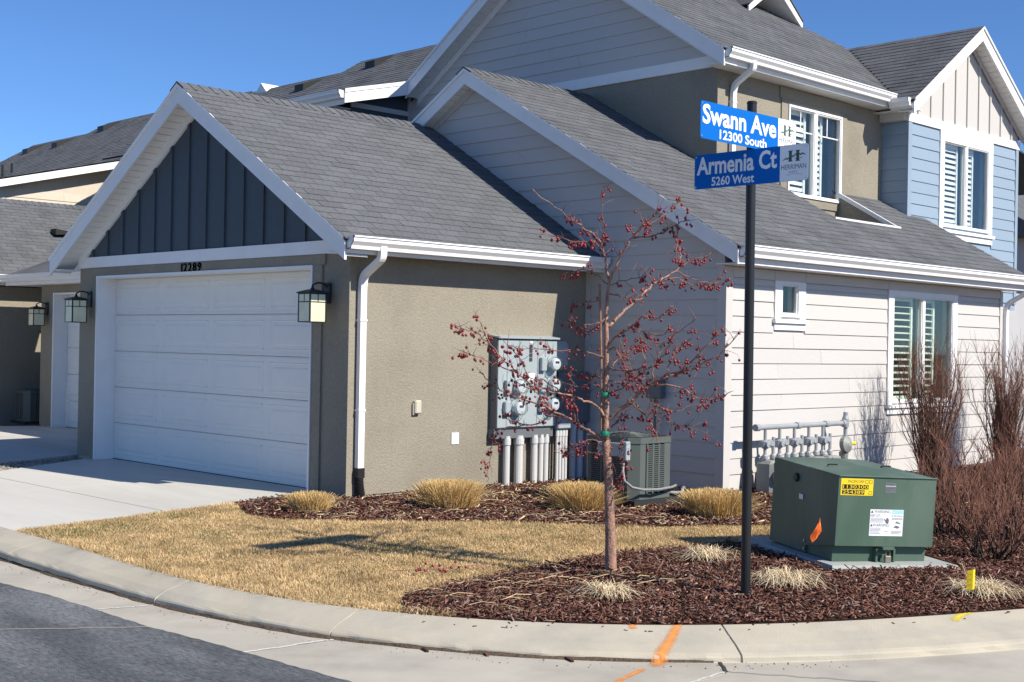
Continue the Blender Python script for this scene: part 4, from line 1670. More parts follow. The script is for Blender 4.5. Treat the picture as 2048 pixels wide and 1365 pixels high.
# small gable dormer on the roof
dY, dx0, dx1 = 12.95, 18.05, 19.66
dS = .75
dxm = (dx0 + dx1) / 2
dzf = zC(dY) + .02
dza = dzf + dS * (dx1 - dx0) / 2
dpt = PY(dY - .12)
dm_ = MB()
slabp(dm_, PY(dY + .5), [(dx0 + .12, dzf - .2), (dx1 - .12, dzf - .2), (dx1 - .12, dzf), (dxm, dza - .1), (dx0 + .12, dzf)], -.3, 0)
dorm = dm_.build('dormer', M_TRIMC, rC)
for s_ in (-1, 1):
    xF = dxm + s_ * (dx1 - dx0) / 2
    slabp(MB(), dpt, [(xF, dzf), (dxm, dza), (dxm, dza - .15), (xF - s_ * .0, dzf - .11)], -.025, 0).build('rake_board', M_WHITE, dorm)
    MB().prism([(xF, dY - .14, dzf + .01), (dxm, dY - .14, dza + .01), (dxm, dY + 1.4, dza + .01), (xF, dY + .3, dzf + .01)], (0, 0, .02)).build('dormer_roof', M_SHING, dorm)
    slabp(MB(), PY(dY), [(xF, dzf - .1), (dxm, dza - .1), (dxm, dza - .085), (xF, dzf - .085)], -.5, .095).build('soffit_panel', M_SOFFIT, dorm)

# ================================================================== blue bay with the gable to the street
BY, BX0, BX1 = 10.10, 18.42, 22.23
W4 = (19.53, 21.13, 3.66, 5.06)
mb = MB()
wall_y(mb, BY, BY + .15, BX0 + .02, BX1, 2.4, 5.2, [W4])
mb.box(BX0, BX0 + .02, BY + .0, UY, 3.2, 5.2)
mb.box(BX1 - .15, BX1, BY + .15, UY + 2, 2.4, 5.2)
bw_ = mb.build('bay_wall', M_BLUE, H_)
pBay = PY(BY)


def rngBay(z):
    if z > 3.5:
        return [(BX0 + .10, 19.405), (21.255, BX1 - .10)]
    return [(BX0 + .10, BX1 - .10)]


for i in range(15):
    z_ = 2.52 + i * .1778
    if z_ > 5.1:
        break
    rm_ = rngBay(z_ + .1)
    siding(bw_, pBay, M_BLUE, z_, 1, lambda z, q=rm_: q, ex=min(.1778, 5.19 - z_), seed=80 + i)
siding(bw_, PX(BX0), M_BLUE, 3.76, 8, lambda z: [(BY + .0, UY)], seed=99, joints=False)
for a, b in ((BX0 - .02, BX0 + .095), (BX1 - .095, BX1 + .004)):
    rectp(MB(), pBay, a, b, 2.5, 5.19, 0, .026).build('corner_board', M_BLUE, bw_)
rectp(MB(), pBay, BX0 - .03, BX1 + .03, 5.192, 5.325, 0, .036).build('band_board', M_WHITE, bw_)
for q in ((19.41, 19.527), (21.133, 21.25)):
    rectp(MB(), pBay, q[0], q[1], 3.62, 5.19, 0, .034).build('window_casing', M_WHITE, bw_)
rectp(MB(), pBay, 19.528, 21.132, 5.064, 5.19, 0, .034).build('window_casing', M_WHITE, bw_)
rectp(MB(), pBay, 19.36, 21.30, 3.57, 3.618, 0, .065).build('window_sill', M_WHITE, bw_)
rectp(MB(), pBay, 19.40, 21.26, 3.47, 3.568, 0, .034).build('sill_apron', M_WHITE, bw_)
window(H_, BY, *W4, mull=[20.33], gm=M_GLASSB, shut=[(19.59, 20.25), (20.40, 20.80)])
# gable
DXm, DZ, DS_ = 20.32, 6.955, .672
zD = lambda x: DZ - DS_ * abs(x - DXm)
mb = MB()
slabp(mb, pBay, [(BX0 - .02, 5.2), (BX1 + .02, 5.2), (BX1 + .02, 5.45), (DXm, DZ - .06), (BX0 - .02, 5.45)], -.12, -.003)
bg_ = mb.build('gable_wall', M_TRIMC, H_)
ls = [DXm + .405 * k for k in range(-5, 6)]
ls = [BX0 + .02] + [a for a in ls if BX0 + .15 < a < BX1 - .15] + [BX1 - .02]
battens(bg_, pBay, M_SIDING, 5.326, ls, lambda x: zD(x) - .2, bw=.045)
YD = 9.83
for s_ in (-1, 1):
    xF = DXm + s_ * 2.21
    fascia(H_, PY(YD), xF, zD(xF) - .012, DXm, DZ - .012, .215, -.028, 0)
    MB().prism([Vector((xF, YD - .022, zD(xF) + .004)), Vector((DXm, YD - .022, DZ + .004)), Vector((DXm, YD - .022, DZ - .034)), Vector((xF, YD - .022, zD(xF) - .034))], (0, .02, 0)).build('drip_edge', M_GUTTER, H_)
    x1 = DXm + s_ * 2.0
    slabp(MB(), pBay, [(x1, zD(x1) - .19), (DXm, DZ - .19), (DXm, DZ - .285), (x1, zD(x1) - .285)], .034, .05).build('frieze_board', M_TRIMC, H_)
    soffit_strips(H_, PY(BY), xF, zD(xF) - .19, DXm + s_ * .02, zD(DXm + .02) - .19, 0, .245)
cD = 1 / math.hypot(1, DS_)
SD = Vector((cD, 0, DS_ * cD))
x_e = DXm - 2.24
P0D = Vector((x_e, YD - .025, zD(x_e)))
rD = deck('bay_roof', [(x_e, YD - .01, zD(x_e)), (x_e, VY - .08, zD(x_e)), (DXm, RY, DZ), (DXm, YD - .01, DZ)], H_)


def rngD(v):
    x = x_e + v * cD
    return [(0, VY - .1 + (x - x_e) * (RY - VY + .1) / (RX - x_e) - P0D.y)]


shingles(rD, P0D, (0, 1, 0), SD, 2.24 / cD, rngD, seed=6)
deck('roof_back', [(DXm, YD - .01, DZ), (DXm, RY, DZ), (DXm + 2.24, RY + 1, zD(x_e)), (DXm + 2.24, YD - .01, zD(x_e))], rD, m_=M_SHING)
mb = MB()
mb.box(18.10, 18.16, 9.86, 10.22, 5.33, 5.47)
mb.build('eave_board', M_WHITE, H_)
gutter(H_, lambda a, n, z: Vector((18.10 - n, a, z)), 9.87, 10.20, 5.475)
MB().box(18.16, 18.42, 9.86, 10.53, 5.325, 5.337).build('soffit_panel', M_SOFFIT, H_)
MB().box(18.30, 18.419, 10.10, 10.52, 5.20, 5.324).build('soffit_return', M_TRIMC, H_)

# ---- small things fixed to the garage side wall
ob = MB()
ob.bbox(9.125, 9.215, GYR - .055, GYR, .885, 1.03, .012)
ob.bbox(9.115, 9.13, GYR - .03, GYR, .87, 1.0, .004)
ob.build('wall_outlet', M_OUTLET, H_)
MB().bbox(9.69, 9.80, GYR - .012, GYR, .53, .66, .003).build('wall_plate', M_PLATE, H_)
# recessed porch wall beyond the siding wall
mb = MB()
mb.box(19.6, 26, 10.6, 10.75, -.1, 2.75)
mb.box(18.691, 18.85, 8.95, 10.6, -.1, 2.7)
mb.build('porch_wall', M_GREYW, H_)

# ================================================================== neighbouring townhouses
# unit behind the garage: upper bump-out with a shed roof, steep roof with vents above
N1 = thing('neighbour_townhouse', 'adjoining townhouse upper floor with dark siding behind the garage ridge', 'house', (12.9, 16.95, 0.0))
eX, eY = 12.56, 16.60
eZ = lambda x: 5.63 + .242 * (x - eX)
mb = MB()
mb.prism([(12.92, eY + .32, 3.0), (14.6, eY + .32, 3.0), (14.6, eY + .32, eZ(14.6) - .1), (12.92, eY + .32, eZ(12.92) - .1)], (0, .15, 0))
mb.box(12.92, 13.07, eY + .47, 24.0, 3.0, 5.5)
w_ = mb.build('siding_wall', M_BLUEDK, N1)
siding(w_, PY(eY + .32), M_BLUEDK, 4.55, 5, lambda z: [(12.93, 14.12)], seed=31, joints=False)
window(N1, eY + .32, 13.28, 13.62, 4.5, 5.20, gm=M_GLASS)
rectp(MB(), PY(eY + .32), 12.92, 14.2, 5.44, 5.52, 0, .025).build('frieze_board', M_TRIMC, N1)
# sunlit side board of the shed roof
MB().prism([(eX, eY, eZ(eX)), (14.32, eY, eZ(14.32)), (14.32, eY, eZ(14.32) - .215), (eX, eY, eZ(eX) - .215)], (0, .03, 0)).build('rake_board', M_WHITE, N1)
MB().prism([(eX, eY - .012, eZ(eX) + .012), (14.32, eY - .012, eZ(14.32) + .012), (14.32, eY - .012, eZ(14.32) - .05), (eX, eY - .012, eZ(eX) - .05)], (0, .010, 0)).build('drip_edge', M_GUTTER, N1)
MB().prism([(eX + .02, eY + .03, eZ(eX) - .20), (14.32, eY + .03, eZ(14.32) - .20), (14.32, eY + .03, eZ(14.32) - .19), (eX + .02, eY + .03, eZ(eX) - .19)], (0, .29, 0)).build('soffit_panel', M_SOFFIT, N1)
deck('shed_roof', [(eX, eY + .01, eZ(eX)), (14.4, eY + .01, eZ(14.4)), (14.4, 22, eZ(14.4)), (eX, 22, eZ(eX))], N1, m_=M_SHING)
MB().box(eX, eX + .02, eY + .03, 22, 5.40, 5.60).build('eave_board', M_WHITE, N1)
gutter(N1, lambda a, n, z: Vector((eX - .002 - n, a, z)), eY + .02, 22, 5.61)
MB().box(eX + .02, 12.92, eY + .32, 22, 5.40, 5.412).build('soffit_panel', M_SOFFIT, N1)


def roof_plane_x(parent, name, xr, zr, y0, y1, sl, run, seed, back=True):
    """roof slope that faces -X below a ridge along Y"""
    c = 1 / math.hypot(1, sl)
    S_ = Vector((c, 0, sl * c))
    xe = xr - run
    ze = zr - run * sl
    d_ = deck(name, [(xe, y0, ze), (xr, y0, zr), (xr, y1, zr), (xe, y1, ze)], parent)
    shingles(d_, (xe - .02, y1, ze - .02 * sl), (0, -1, 0), S_, run / c + .02, lambda v: [(0, y1 - y0)], seed=seed)
    deck('roof_back', [(xr, y0, zr), (xr + run, y0, ze), (xr + run, y1, ze), (xr, y1, zr)], d_, m_=M_SHING)
    return d_


def roof_vent(parent, x, y, z, sl, k=1.0):
    """low box vent with a sloping hood, open to the front"""
    mb = MB()
    b, h = .15 * k, .13 * k
    p = [(x - .16 * k, z - .16 * k * sl - .02), (x - .16 * k, z - .16 * k * sl + h), (x + .30 * k, z + .30 * k * sl + .02), (x + .30 * k, z + .30 * k * sl - .02)]
    mb.prism([(px, y - b, pz) for px, pz in p], (0, 2 * b, 0))
    return mb.build('roof_vent', M_RUBBER, parent)


rE1 = roof_plane_x(N1, 'steep_roof', 16.6, 7.40, 16.78, 21.42, .62, 2.3, 41)
rE2 = roof_plane_x(N1, 'steep_roof', 16.4, 7.20, 21.45, 27.0, .62, 2.6, 42)
roof_vent(N1, 16.15, 20.35, 7.40 - .45 * .62 + .02, .62)
roof_vent(N1, 15.85, 22.3, 7.20 - .55 * .62 + .02, .62)
MB().prism([(16.2, 24.2, 7.05), (16.2, 24.7, 7.05), (16.2, 24.45, 7.3)], (.5, 0, 0)).build('vent_gable', M_WHITE, N1)

# next garage along the row
N2 = thing('neighbour_garage', 'set back neighbouring garage with taupe piers and white door', 'garage', (10.5, 22.0, 0.0))
gX2 = 10.5
mb = MB()
mb.box(gX2, gX2 + .24, 22.25, 22.74, .055, 2.56)
mb.box(gX2, gX2 + .24, 17.45, 22.25, 2.42, 2.56)
mb.box(gX2, gX2 + .24, 16.71, 17.45, .055, 2.56)
mb.box(gX2 + .24, 16, 22.54, 22.74, .055, 2.56)
mb.build('stucco_wall', M_STUCCO, N2)
MB().box(gX2 + .015, gX2 + .24, 22.26, 22.72, -.1, .053).build('foundation', M_KERB, N2)
jb = MB()
jb.box(gX2 - .02, gX2 + .25, 22.21, 22.245, .03, 2.415)
jb.box(gX2 - .02, gX2 + .25, 17.452, 22.21, 2.385, 2.415)
jb.build('door_jamb', M_WHITE, N2)
d2 = MB().box(gX2 + .30, gX2 + .31, 17.45, 22.2, .03, 2.4).build('garage_door', M_DOOR, N2)
for i in range(5):
    s_ = MB()
    p2 = PX(gX2 + .25)
    z0, z1 = .036 + i * .4707 + .003, .036 + (i + 1) * .4707 - .003
    rectp(s_, p2, 17.46, 22.205, z0, z1, -.045, 0)
    for k in range(4):
        a0, a1 = 17.46 + k * 1.186 + .08, 17.46 + (k + 1) * 1.186 - .08
        vs = [p2(a0, z0 + .09, 0), p2(a1, z0 + .09, 0), p2(a1, z1 - .09, 0), p2(a0, z1 - .09, 0), p2(a0 + .025, z0 + .115, .012), p2(a1 - .025, z0 + .115, .012), p2(a1 - .025, z1 - .115, .012), p2(a0 + .025, z1 - .115, .012)]
        s_.add(vs, [(4, 5, 6, 7), (0, 1, 5, 4), (1, 2, 6, 5), (2, 3, 7, 6), (3, 0, 4, 7)])
    s_.build('door_section', M_DOOR, d2)
MB().box(10.17, 10.19, 16.75, 23.5, 2.55, 2.72).build('eave_board', M_WHITE, N2)
MB().box(10.19, 10.5, 16.75, 23.5, 2.558, 2.57).build('soffit_panel', M_SOFFIT, N2)
gutter(N2, lambda a, n, z: Vector((10.168 - n, a, z)), 16.72, 23.55, 2.735)
mb = MB()
mb.prism([(10.15, 16.8, 2.70), (10.15, 23.55, 2.70), (11.6, 22.1, 3.45), (11.6, 16.8, 3.45)], (0, 0, .03))
mb.prism([(10.15, 23.55, 2.70), (16, 23.55, 2.70), (16, 22.1, 3.45), (11.6, 22.1, 3.45)], (0, 0, .03))
mb.build('hip_roof', M_SHING, N2)

# third garage and the house above it
N3 = thing('end_townhouse', 'end townhouse with long grey roof and sunlit cream siding at far left', 'house', (9, 24.2, 0.0))
mb = MB()
mb.box(6.5, 16, 24.2, 24.4, -.05, 2.56)
mb.box(6.5, 6.7, 24.4, 29.2, -.05, 2.56)
mb.build('stucco_wall', M_STUCCO, N3)
z3 = lambda y: 4.45 - .583 * abs(y - 26.7)
c3 = 1 / math.hypot(1, .583)
d3 = deck('garage_roof', [(6.2, 23.85, z3(23.85)), (15, 23.85, z3(23.85)), (15, 26.7, 4.45), (6.2, 26.7, 4.45)], N3)
shingles(d3, (6.2, 23.83, z3(23.83)), (1, 0, 0), (0, c3, .583 * c3), 2.87 / c3, lambda v: [(2.5, 7.5)], seed=44)
deck('roof_back', [(6.2, 26.7, 4.45), (15, 26.7, 4.45), (15, 29.6, z3(29.6)), (6.2, 29.6, z3(29.6))], d3, m_=M_SHING)
ridge_caps(d3, (9.2, 26.7, 4.455), (13.6, 26.7, 4.455), .583)
MB().box(6.2, 15, 23.86, 23.88, 2.58, 2.76).build('eave_board', M_WHITE, N3)
MB().box(6.2, 15, 23.88, 24.2, 2.58, 2.592).build('soffit_panel', M_SOFFIT, N3)
gutter(N3, lambda a, n, z: Vector((a, 23.858 - n, z)), 6.2, 14.9, 2.765)
roof_vent(N3, 12.05, 25.35, z3(25.35) + .06, .1, .8)
fY = 28.0
fZ = lambda x: 5.05 + .252 * (x - 11.94)
mb = MB()
mb.prism([(12.10, fY + .35, 3.0), (17, fY + .35, 3.0), (17, fY + .35, fZ(17) - .18), (12.10, fY + .35, fZ(12.10) - .18)], (0, .15, 0))
mb.box(12.10, 12.25, fY + .5, 40, 3.0, 5.0)
w_ = mb.build('siding_wall', M_BEIGE, N3)
siding(w_, PY(fY + .35), M_BEIGE, 4.0, 5, lambda z: [(12.2, 16.5)], seed=45)
rectp(MB(), PY(fY + .35), 12.08, 12.2, 3.5, 4.95, 0, .03).build('corner_board', M_TRIMC, N3)
MB().prism([(11.70, fY, fZ(11.70)), (16.5, fY, fZ(16.5)), (16.5, fY, fZ(16.5) - .19), (11.70, fY, fZ(11.70) - .19)], (0, .03, 0)).build('rake_board', M_WHITE, N3)
MB().prism([(11.72, fY + .03, fZ(11.72) - .18), (16.5, fY + .03, fZ(16.5) - .18), (16.5, fY + .03, fZ(16.5) - .17), (11.72, fY + .03, fZ(11.72) - .17)], (0, .32, 0)).build('soffit_panel', M_SOFFIT, N3)
deck('shed_roof', [(11.70, fY, fZ(11.70) + .0), (15, fY, fZ(15)), (15, 36, fZ(15)), (11.70, 36, fZ(11.70))], N3, m_=M_SHING)
rF1 = roof_plane_x(N3, 'steep_roof', 18.65, 8.0, 28.55, 36.2, .62, 4.9, 46)
rF2 = roof_plane_x(N3, 'steep_roof', 19.2, 8.0, 36.3, 42.4, .62, 6.2, 47)
roof_vent(N3, 18.1, 35.2, 8.0 - .55 * .62 + .02, .62, 1.2)
roof_vent(N3, 18.6, 39.2, 8.0 - .6 * .62 + .02, .62, 1.2)
roof_vent(N3, 18.6, 41.3, 8.0 - .6 * .62 + .02, .62, 1.2)
for y in (38.1, 38.75):
    MB().tube([(16.6, y, 6.2), (16.6, y, 6.75)], .035, 10).build('vent_pipe', M_RUBBER, N3)

# far house at the right edge
N4 = thing('distant_house', 'distant house with dark roof beyond the blue bay at the right edge', 'house', (38, 16.5, 0.0))
MB().box(36, 44, 15.5, 22, -.1, 5.0).build('siding_wall', M_SIDING, N4)
mb = MB()
mb.prism([(35.6, 15.1, 4.9), (35.6, 22.4, 4.9), (35.6, 18.75, 6.9)], (8.8, 0, 0))
mb.build('roof', M_SHING, N4)
for (x, z) in ((37, 1.0), (39.5, 1.0), (37, 3.3), (39.5, 3.3)):
    f_ = rectp(MB(), PY(15.5), x, x + 1.2, z, z + 1.3, 0, .05).build('window', M_WHITE, N4)
    rectp(MB(), PY(15.45), x + .08, x + 1.12, z + .08, z + 1.22, 0, .01).build('pane', M_ACD, f_)

# ================================================================== wall lanterns
def lantern(x, y, z, label):
    """craftsman box lantern hung on a wall that faces -X; z is the bottom of the glass box"""
    t = thing('wall_lantern', label, 'lantern', (x, y, z), 'black box wall lanterns beside the garage doors')
    h, b = .30, .098
    cx = x - .20
    MB().bbox(x - .022, x, y - .055, y + .055, z + .20, z + .42, .005).build('back_plate', M_BLACK, t)
    arm = [(x - .02, y, z + .375), (x - .05, y, z + .40), (x - .10, y, z + .415), (x - .15, y, z + .41), (cx, y, z + .385), (cx, y, z + .36)]
    MB().tube(arm, .009, 8).build('arm', M_BLACK, t)
    cap = MB()
    r1, r2 = .118, .03
    cap.add([(cx - r1, y - r1, z + h), (cx + r1, y - r1, z + h), (cx + r1, y + r1, z + h), (cx - r1, y + r1, z + h), (cx - r1, y - r1, z + h + .012), (cx + r1, y - r1, z + h + .012), (cx + r1, y + r1, z + h + .012), (cx - r1, y + r1, z + h + .012),
             (cx - r2, y - r2, z + h + .042), (cx + r2, y - r2, z + h + .042), (cx + r2, y + r2, z + h + .042), (cx - r2, y + r2, z + h + .042)],
            [(0, 3, 2, 1), (0, 1, 5, 4), (1, 2, 6, 5), (2, 3, 7, 6), (3, 0, 4, 7), (4, 5, 9, 8), (5, 6, 10, 9), (6, 7, 11, 10), (7, 4, 8, 11), (8, 9, 10, 11)])
    cap.lathe([(.022, .04), (.022, .05), (.014, .06), (.010, .08)], (cx, y, z + h), n=12)
    cap.build('cap', M_BLACK, t)
    fr = MB()
    w_ = .007
    for sx in (-1, 1):
        for sy in (-1, 1):
            fr.box(cx + sx * b - w_, cx + sx * b + w_, y + sy * b - w_, y + sy * b + w_, z, z + h)
    zz_ = z + h * .70
    for zc in (z + .004, zz_, z + h - .006):
        for s_ in (-1, 1):
            fr.box(cx - b + w_, cx + b - w_, y + s_ * b - w_ * .8, y + s_ * b + w_ * .8, zc - .005, zc + .005)
            fr.box(cx + s_ * b - w_ * .8, cx + s_ * b + w_ * .8, y - b + w_, y + b - w_, zc - .005, zc + .005)
    for s_ in (-1, 1):
        fr.box(cx - .005, cx + .005, y + s_ * b - w_ * .7, y + s_ * b + w_ * .7, zz_ + .005, z + h - .01)
        fr.box(cx + s_ * b - w_ * .7, cx + s_ * b + w_ * .7, y - .005, y + .005, zz_ + .005, z + h - .01)
    fr.build('frame', M_BLACK, t)
    for s_ in (-1, 1):
        MB().box(cx - b + .006, cx + b - .006, y + s_ * b - .003, y + s_ * b + .003, z + .008, z + h - .008).build('pane', M_CREAMG, t)
        MB().box(cx + s_ * b - .003, cx + s_ * b + .003, y - b + .006, y + b - .006, z + .008, z + h - .008).build('pane', M_CREAMG, t)
    return t


lantern(8.228, 11.10, 1.84, 'black box lantern right of the numbered garage door')
lantern(8.228, 16.36, 1.835, 'black box lantern left of the numbered garage door')
lantern(10.5, 22.50, 1.83, 'small black box lantern on the farthest left garage pier')

# ================================================================== electric meter cabinet
Y1, QX = 10.635, .165
EC = thing('meter_cabinet', 'grey electric meter cabinet with five round meters on the garage wall', 'meter cabinet', (10.55, 10.7, 0.05))
mb = MB()
mb.box(10.10 + QX, 11.07 + QX, Y1 + .012, GYR - .001, .69, 1.715)
mb.box(10.085 + QX, 11.05 + QX, Y1 + .03, GYR - .002, .575, .688)
mb.build('cabinet', M_STEELD, EC)
mb = MB()
mb.prism([(10.085 + QX, Y1 - .03, 1.717), (10.085 + QX, GYR - .003, 1.735), (10.085 + QX, GYR - .003, 1.755), (10.085 + QX, Y1 - .03, 1.735)], (1.0, 0, 0))
mb.build('rain_hood', M_STEELG, EC)
pc = PY(Y1 + .012)
for (a, b, z0, z1) in ((10.105, 10.245, .70, 1.70), (10.249, 10.44, 1.36, 1.70), (10.249, 10.44, .70, 1.357), (10.444, 10.74, .70, 1.70), (10.744, 10.865, .70, 1.70), (10.869, 11.065, 1.37, 1.70), (10.869, 11.065, .70, 1.367)):
    a, b = a + QX, b + QX
    pb_ = MB()
    pb_.bbox(a, b, Y1 - .002, Y1 + .0115, z0, z1, .004)
    pb_.build('cover_panel', M_STEELG, EC)
for (x, z) in ((10.965, 1.43), (10.965, 1.185), (10.955, .955), (10.40, 1.17), (10.385, .925)):
    x += QX
    mt_ = MB()
    mt_.lathe([(.098, .003), (.098, .03), (.09, .036), (.09, .05)], (x, Y1, z), (0, -1, 0), 24)
    me_ = mt_.build('meter', M_STEELG, EC, smooth=False)
    MB().lathe([(.072, .05), (.072, .08), (.066, .1), (.03, .106)], (x, Y1, z), (0, -1, 0), 20).build('dial', M_WSTK, me_)
    MB().lathe([(.086, .05), (.086, .105), (.078, .135), (.05, .147), (.015, .15)], (x, Y1, z), (0, -1, 0), 24).build('glass_cover', M_DOME, me_, smooth=True)
    MB().box(x - .03, x + .03, Y1 - .112, Y1 - .1065, z + .008, z + .032).build('display', M_ACD, me_)
    MB().bbox(x - .20, x - .115, Y1 - .055, Y1 - .0025, z - .085, z + .075, .008).build('breaker_box', M_STEELG, EC)
MB().box(10.57 + QX, 10.70 + QX, Y1 - .004, Y1 - .0025, 1.24, 1.32).build('label_plate', M_WSTK, EC)
for k in range(4):
    MB().box(10.60 + QX, 10.645 + QX, Y1 - .01, Y1 - .0025, 1.46 + k * .05, 1.50 + k * .05).build('breaker', M_LOGOD, EC)
MB().box(10.605 + QX, 10.64 + QX, Y1 - .011, Y1 - .0026, 1.665, 1.69).build('breaker', M_WSTK, EC)
MB().tube([(10.70 + QX, Y1 - .003, 1.28), (10.70 + QX, Y1 - .03, 1.27), (10.70 + QX, Y1 - .03, 1.12), (10.70 + QX, Y1 - .003, 1.11)], .007, 8).build('door_handle', M_ALU, EC)
for (x, z) in ((10.80, 1.355), (10.90, 1.30), (10.78, 1.06), (10.86, .80), (10.27, .82)):
    MB().box(x + QX, x + QX + .055, Y1 - .0045, Y1 - .0028, z, z + .04).build('sticker', M_CYAN, EC)
ct = thing('telecom_box', 'blue grey utility box in the shaded corner right of the meters', 'utility box', (11.49, 10.7, .05))
mb = MB()
mb.bbox(11.31, 11.862, 10.665, GYR - .002, .72, 1.33, .008)
mb.build('box', M_STEELD, ct)
MB().bbox(11.325, 11.85, 10.657, 10.666, .735, 1.315, .003).build('lid', M_STEELD, ct)
c3_ = thing('side_enclosure', 'slim rounded enclosure mounted beside the top of the meter cabinet', 'utility box', (11.2, 10.7, .05))
MB().bbox(11.245, 11.50, 10.66, GYR - .002, 1.36, 1.70, .05).build('box', M_STEELG, c3_, smooth=False)
tr_ = MB().bbox(11.245, 11.48, 10.60, GYR - .003, .66, .79, .012).build('trough', M_STEELG, EC)


def conduit(parent, x, y, r, z1, m_):
    c = MB()
    c.tube([(x, y, -.02), (x, y, z1)], r, 14)
    c.lathe([(r * 1.22, 0), (r * 1.22, .07)], (x, y, z1 - .1), n=14)
    return c.build('conduit', m_, parent, smooth=False)


for (x, r) in ((10.48, .040), (10.675, .052), (10.93, .040), (11.04, .033), (11.125, .033)):
    conduit(EC, x, 10.69, r, .60, M_PVC)
for x in (11.28, 11.33, 11.38, 11.43):
    conduit(EC, x, 10.655, .020, .67, M_PVC)
for (x, r) in ((11.60, .042), (11.72, .046)):
    conduit(ct, x, 10.70, r, .73, M_PVC)

# ================================================================== air conditioners
def condenser(loc, sx, sy, h, label, base=.06):
    """outdoor unit: corner posts, louvred sides round a dark coil, domed fan grille"""
    t = thing('air_conditioner', label, 'air conditioner', loc, local=True)
    ch = .09
    oct_ = lambda s: [(-sx + ch * s, -sy), (sx - ch * s, -sy), (sx, -sy + ch * s), (sx, sy - ch * s), (sx - ch * s, sy), (-sx + ch * s, sy), (-sx, sy - ch * s), (-sx, -sy + ch * s)]
    o = [(x * .93, y * .93) for x, y in oct_(1)]
    MB().prism([(x, y, base + .03) for x, y in o], (0, 0, h - .1)).build('coil', M_ACD, t)
    MB().prism([(x * 1.12, y * 1.12, 0) for x, y in oct_(0.01)], (0, 0, base)).build('base_pad', M_ACD, t)
    MB().prism([(x, y, base + .002) for x, y in oct_(1)], (0, 0, .05)).build('base_pan', M_ACG, t)
    mb = MB()
    mb.prism([(x * 1.02, y * 1.02, h - .075) for x, y in oct_(1)], (0, 0, .06))
    mb.build('top_cover', M_ACG, t)
    for (x, y) in ((-1, -1), (1, -1), (1, 1), (-1, 1)):
        mb = MB()
        a, b, c, d = ((sx - ch - .10) * x, sy * y), ((sx - ch) * x, sy * y), (sx * x, (sy - ch) * y), (sx * x, (sy - ch - .05) * y)
        mb.prism([(*q, base + .052) for q in (a, b, c, d, ((sx - .03) * x, (sy - ch - .05) * y), ((sx - ch - .1) * x, (sy - .03) * y))], (0, 0, h - .13 - base))
        mb.build('corner_post', M_ACG, t)
    # louvres: three columns on each side
    lv = MB()
    z = base + .075
    while z < h - .1:
        for s in (-1, 1):
            w3 = (2 * (sx - ch - .1)) / 3
            for k in range(3):
                x0 = -(sx - ch - .1) + k * w3 + .012
                lv.box(x0, x0 + w3 - .024, s * sy - .010, s * sy + .004, z, z + .011)
            w3 = (2 * (sy - ch - .05)) / 3
            for k in range(3):
                y0 = -(sy - ch - .05) + k * w3 + .012
                lv.box(s * sx - .010, s * sx + .004, y0, y0 + w3 - .024, z, z + .011)
        z += .021
    for s in (-1, 1):
        for k in range(4):
            x0 = -(sx - ch - .1) + k * (2 * (sx - ch - .1)) / 3
            lv.box(x0 - .012, x0 + .012, s * sy - .012, s * sy + .006, base + .055, h - .08)
            y0 = -(sy - ch - .05) + k * (2 * (sy - ch - .05)) / 3
            lv.box(s * sx - .012, s * sx + .006, y0 - .012, y0 + .012, base + .055, h - .08)
    lv.build('louvre', M_ACG, t)
    gr = MB()
    for r in (.06, .11, .16, .21, .26):
        pts = [(r * math.cos(a), r * math.sin(a), h - .012 + .03 * (1 - (r / .27) ** 2)) for a in np.linspace(0, 2 * math.pi, 25)]
        gr.tube(pts, .005, 5, cap=False)
    for k in range(8):
        a = k * math.pi / 4
        gr.tube([(.03 * math.cos(a), .03 * math.sin(a), h + .018), (.27 * math.cos(a), .27 * math.sin(a), h - .012)], .005, 5)
    gr.build('fan_grille', M_ACG, t)
    return t


AC = condenser((10.42, 8.82, .045), .33, .36, .70, 'grey louvred air conditioner behind the crab apple tree')
mb = MB()
mb.bbox(-.375, -.332, -.20, .10, .49, .63, .006)
mb.build('service_box', M_STEELG, AC)
MB().bbox(-.40, -.332, -.31, -.22, .46, .65, .006).build('disconnect', M_STEELG, AC)
ho = MB()
ho.tube([(-.38, -.26, .46), (-.40, -.27, .36), (-.43, -.32, .26), (-.40, -.40, .20), (-.28, -.44, .175), (-.05, -.45, .165), (.2, -.42, .17), (.34, -.36, .175), (.44, -.28, .15), (.46, -.22, .11)], .014, 8)
ho.build('whip', M_HOSE, AC, smooth=True)
for k in range(3):
    pts = [(.30 + .02 * k, -.20 + .06 * k, .10 - .02 * k), (.45, -.26 + .05 * k, .08 - .02 * k), (.62, -.22 + .05 * k, .07 - .015 * k), (.80, -.1 + .06 * k, .10 - .03 * k), (.95, .05 * k, .06), (1.2, .2 + .05 * k, .05)]
    MB().tube(pts, .018 - .003 * k, 8).build('line_set', M_RUBBER if k else M_HOSE, AC, smooth=True)
# disconnect box and conduit on the shaded siding
dc = thing('disconnect_box', 'small grey disconnect box and conduit on the shaded siding', 'utility box', (11.84, 9.60, 1.0))
MB().bbox(11.77, 11.864, 9.50, 9.72, 1.06, 1.28, .008).build('box', M_STEELD, dc)
MB().tube([(11.80, 9.60, 1.06), (11.80, 9.60, .55), (11.78, 9.57, .40), (11.70, 9.45, .25)], .016, 8).build('conduit', M_STEELD, dc)
condenser((10.75, 23.55, .03), .26, .26, .62, 'dark air conditioner in the shaded gap at far left', base=.04)

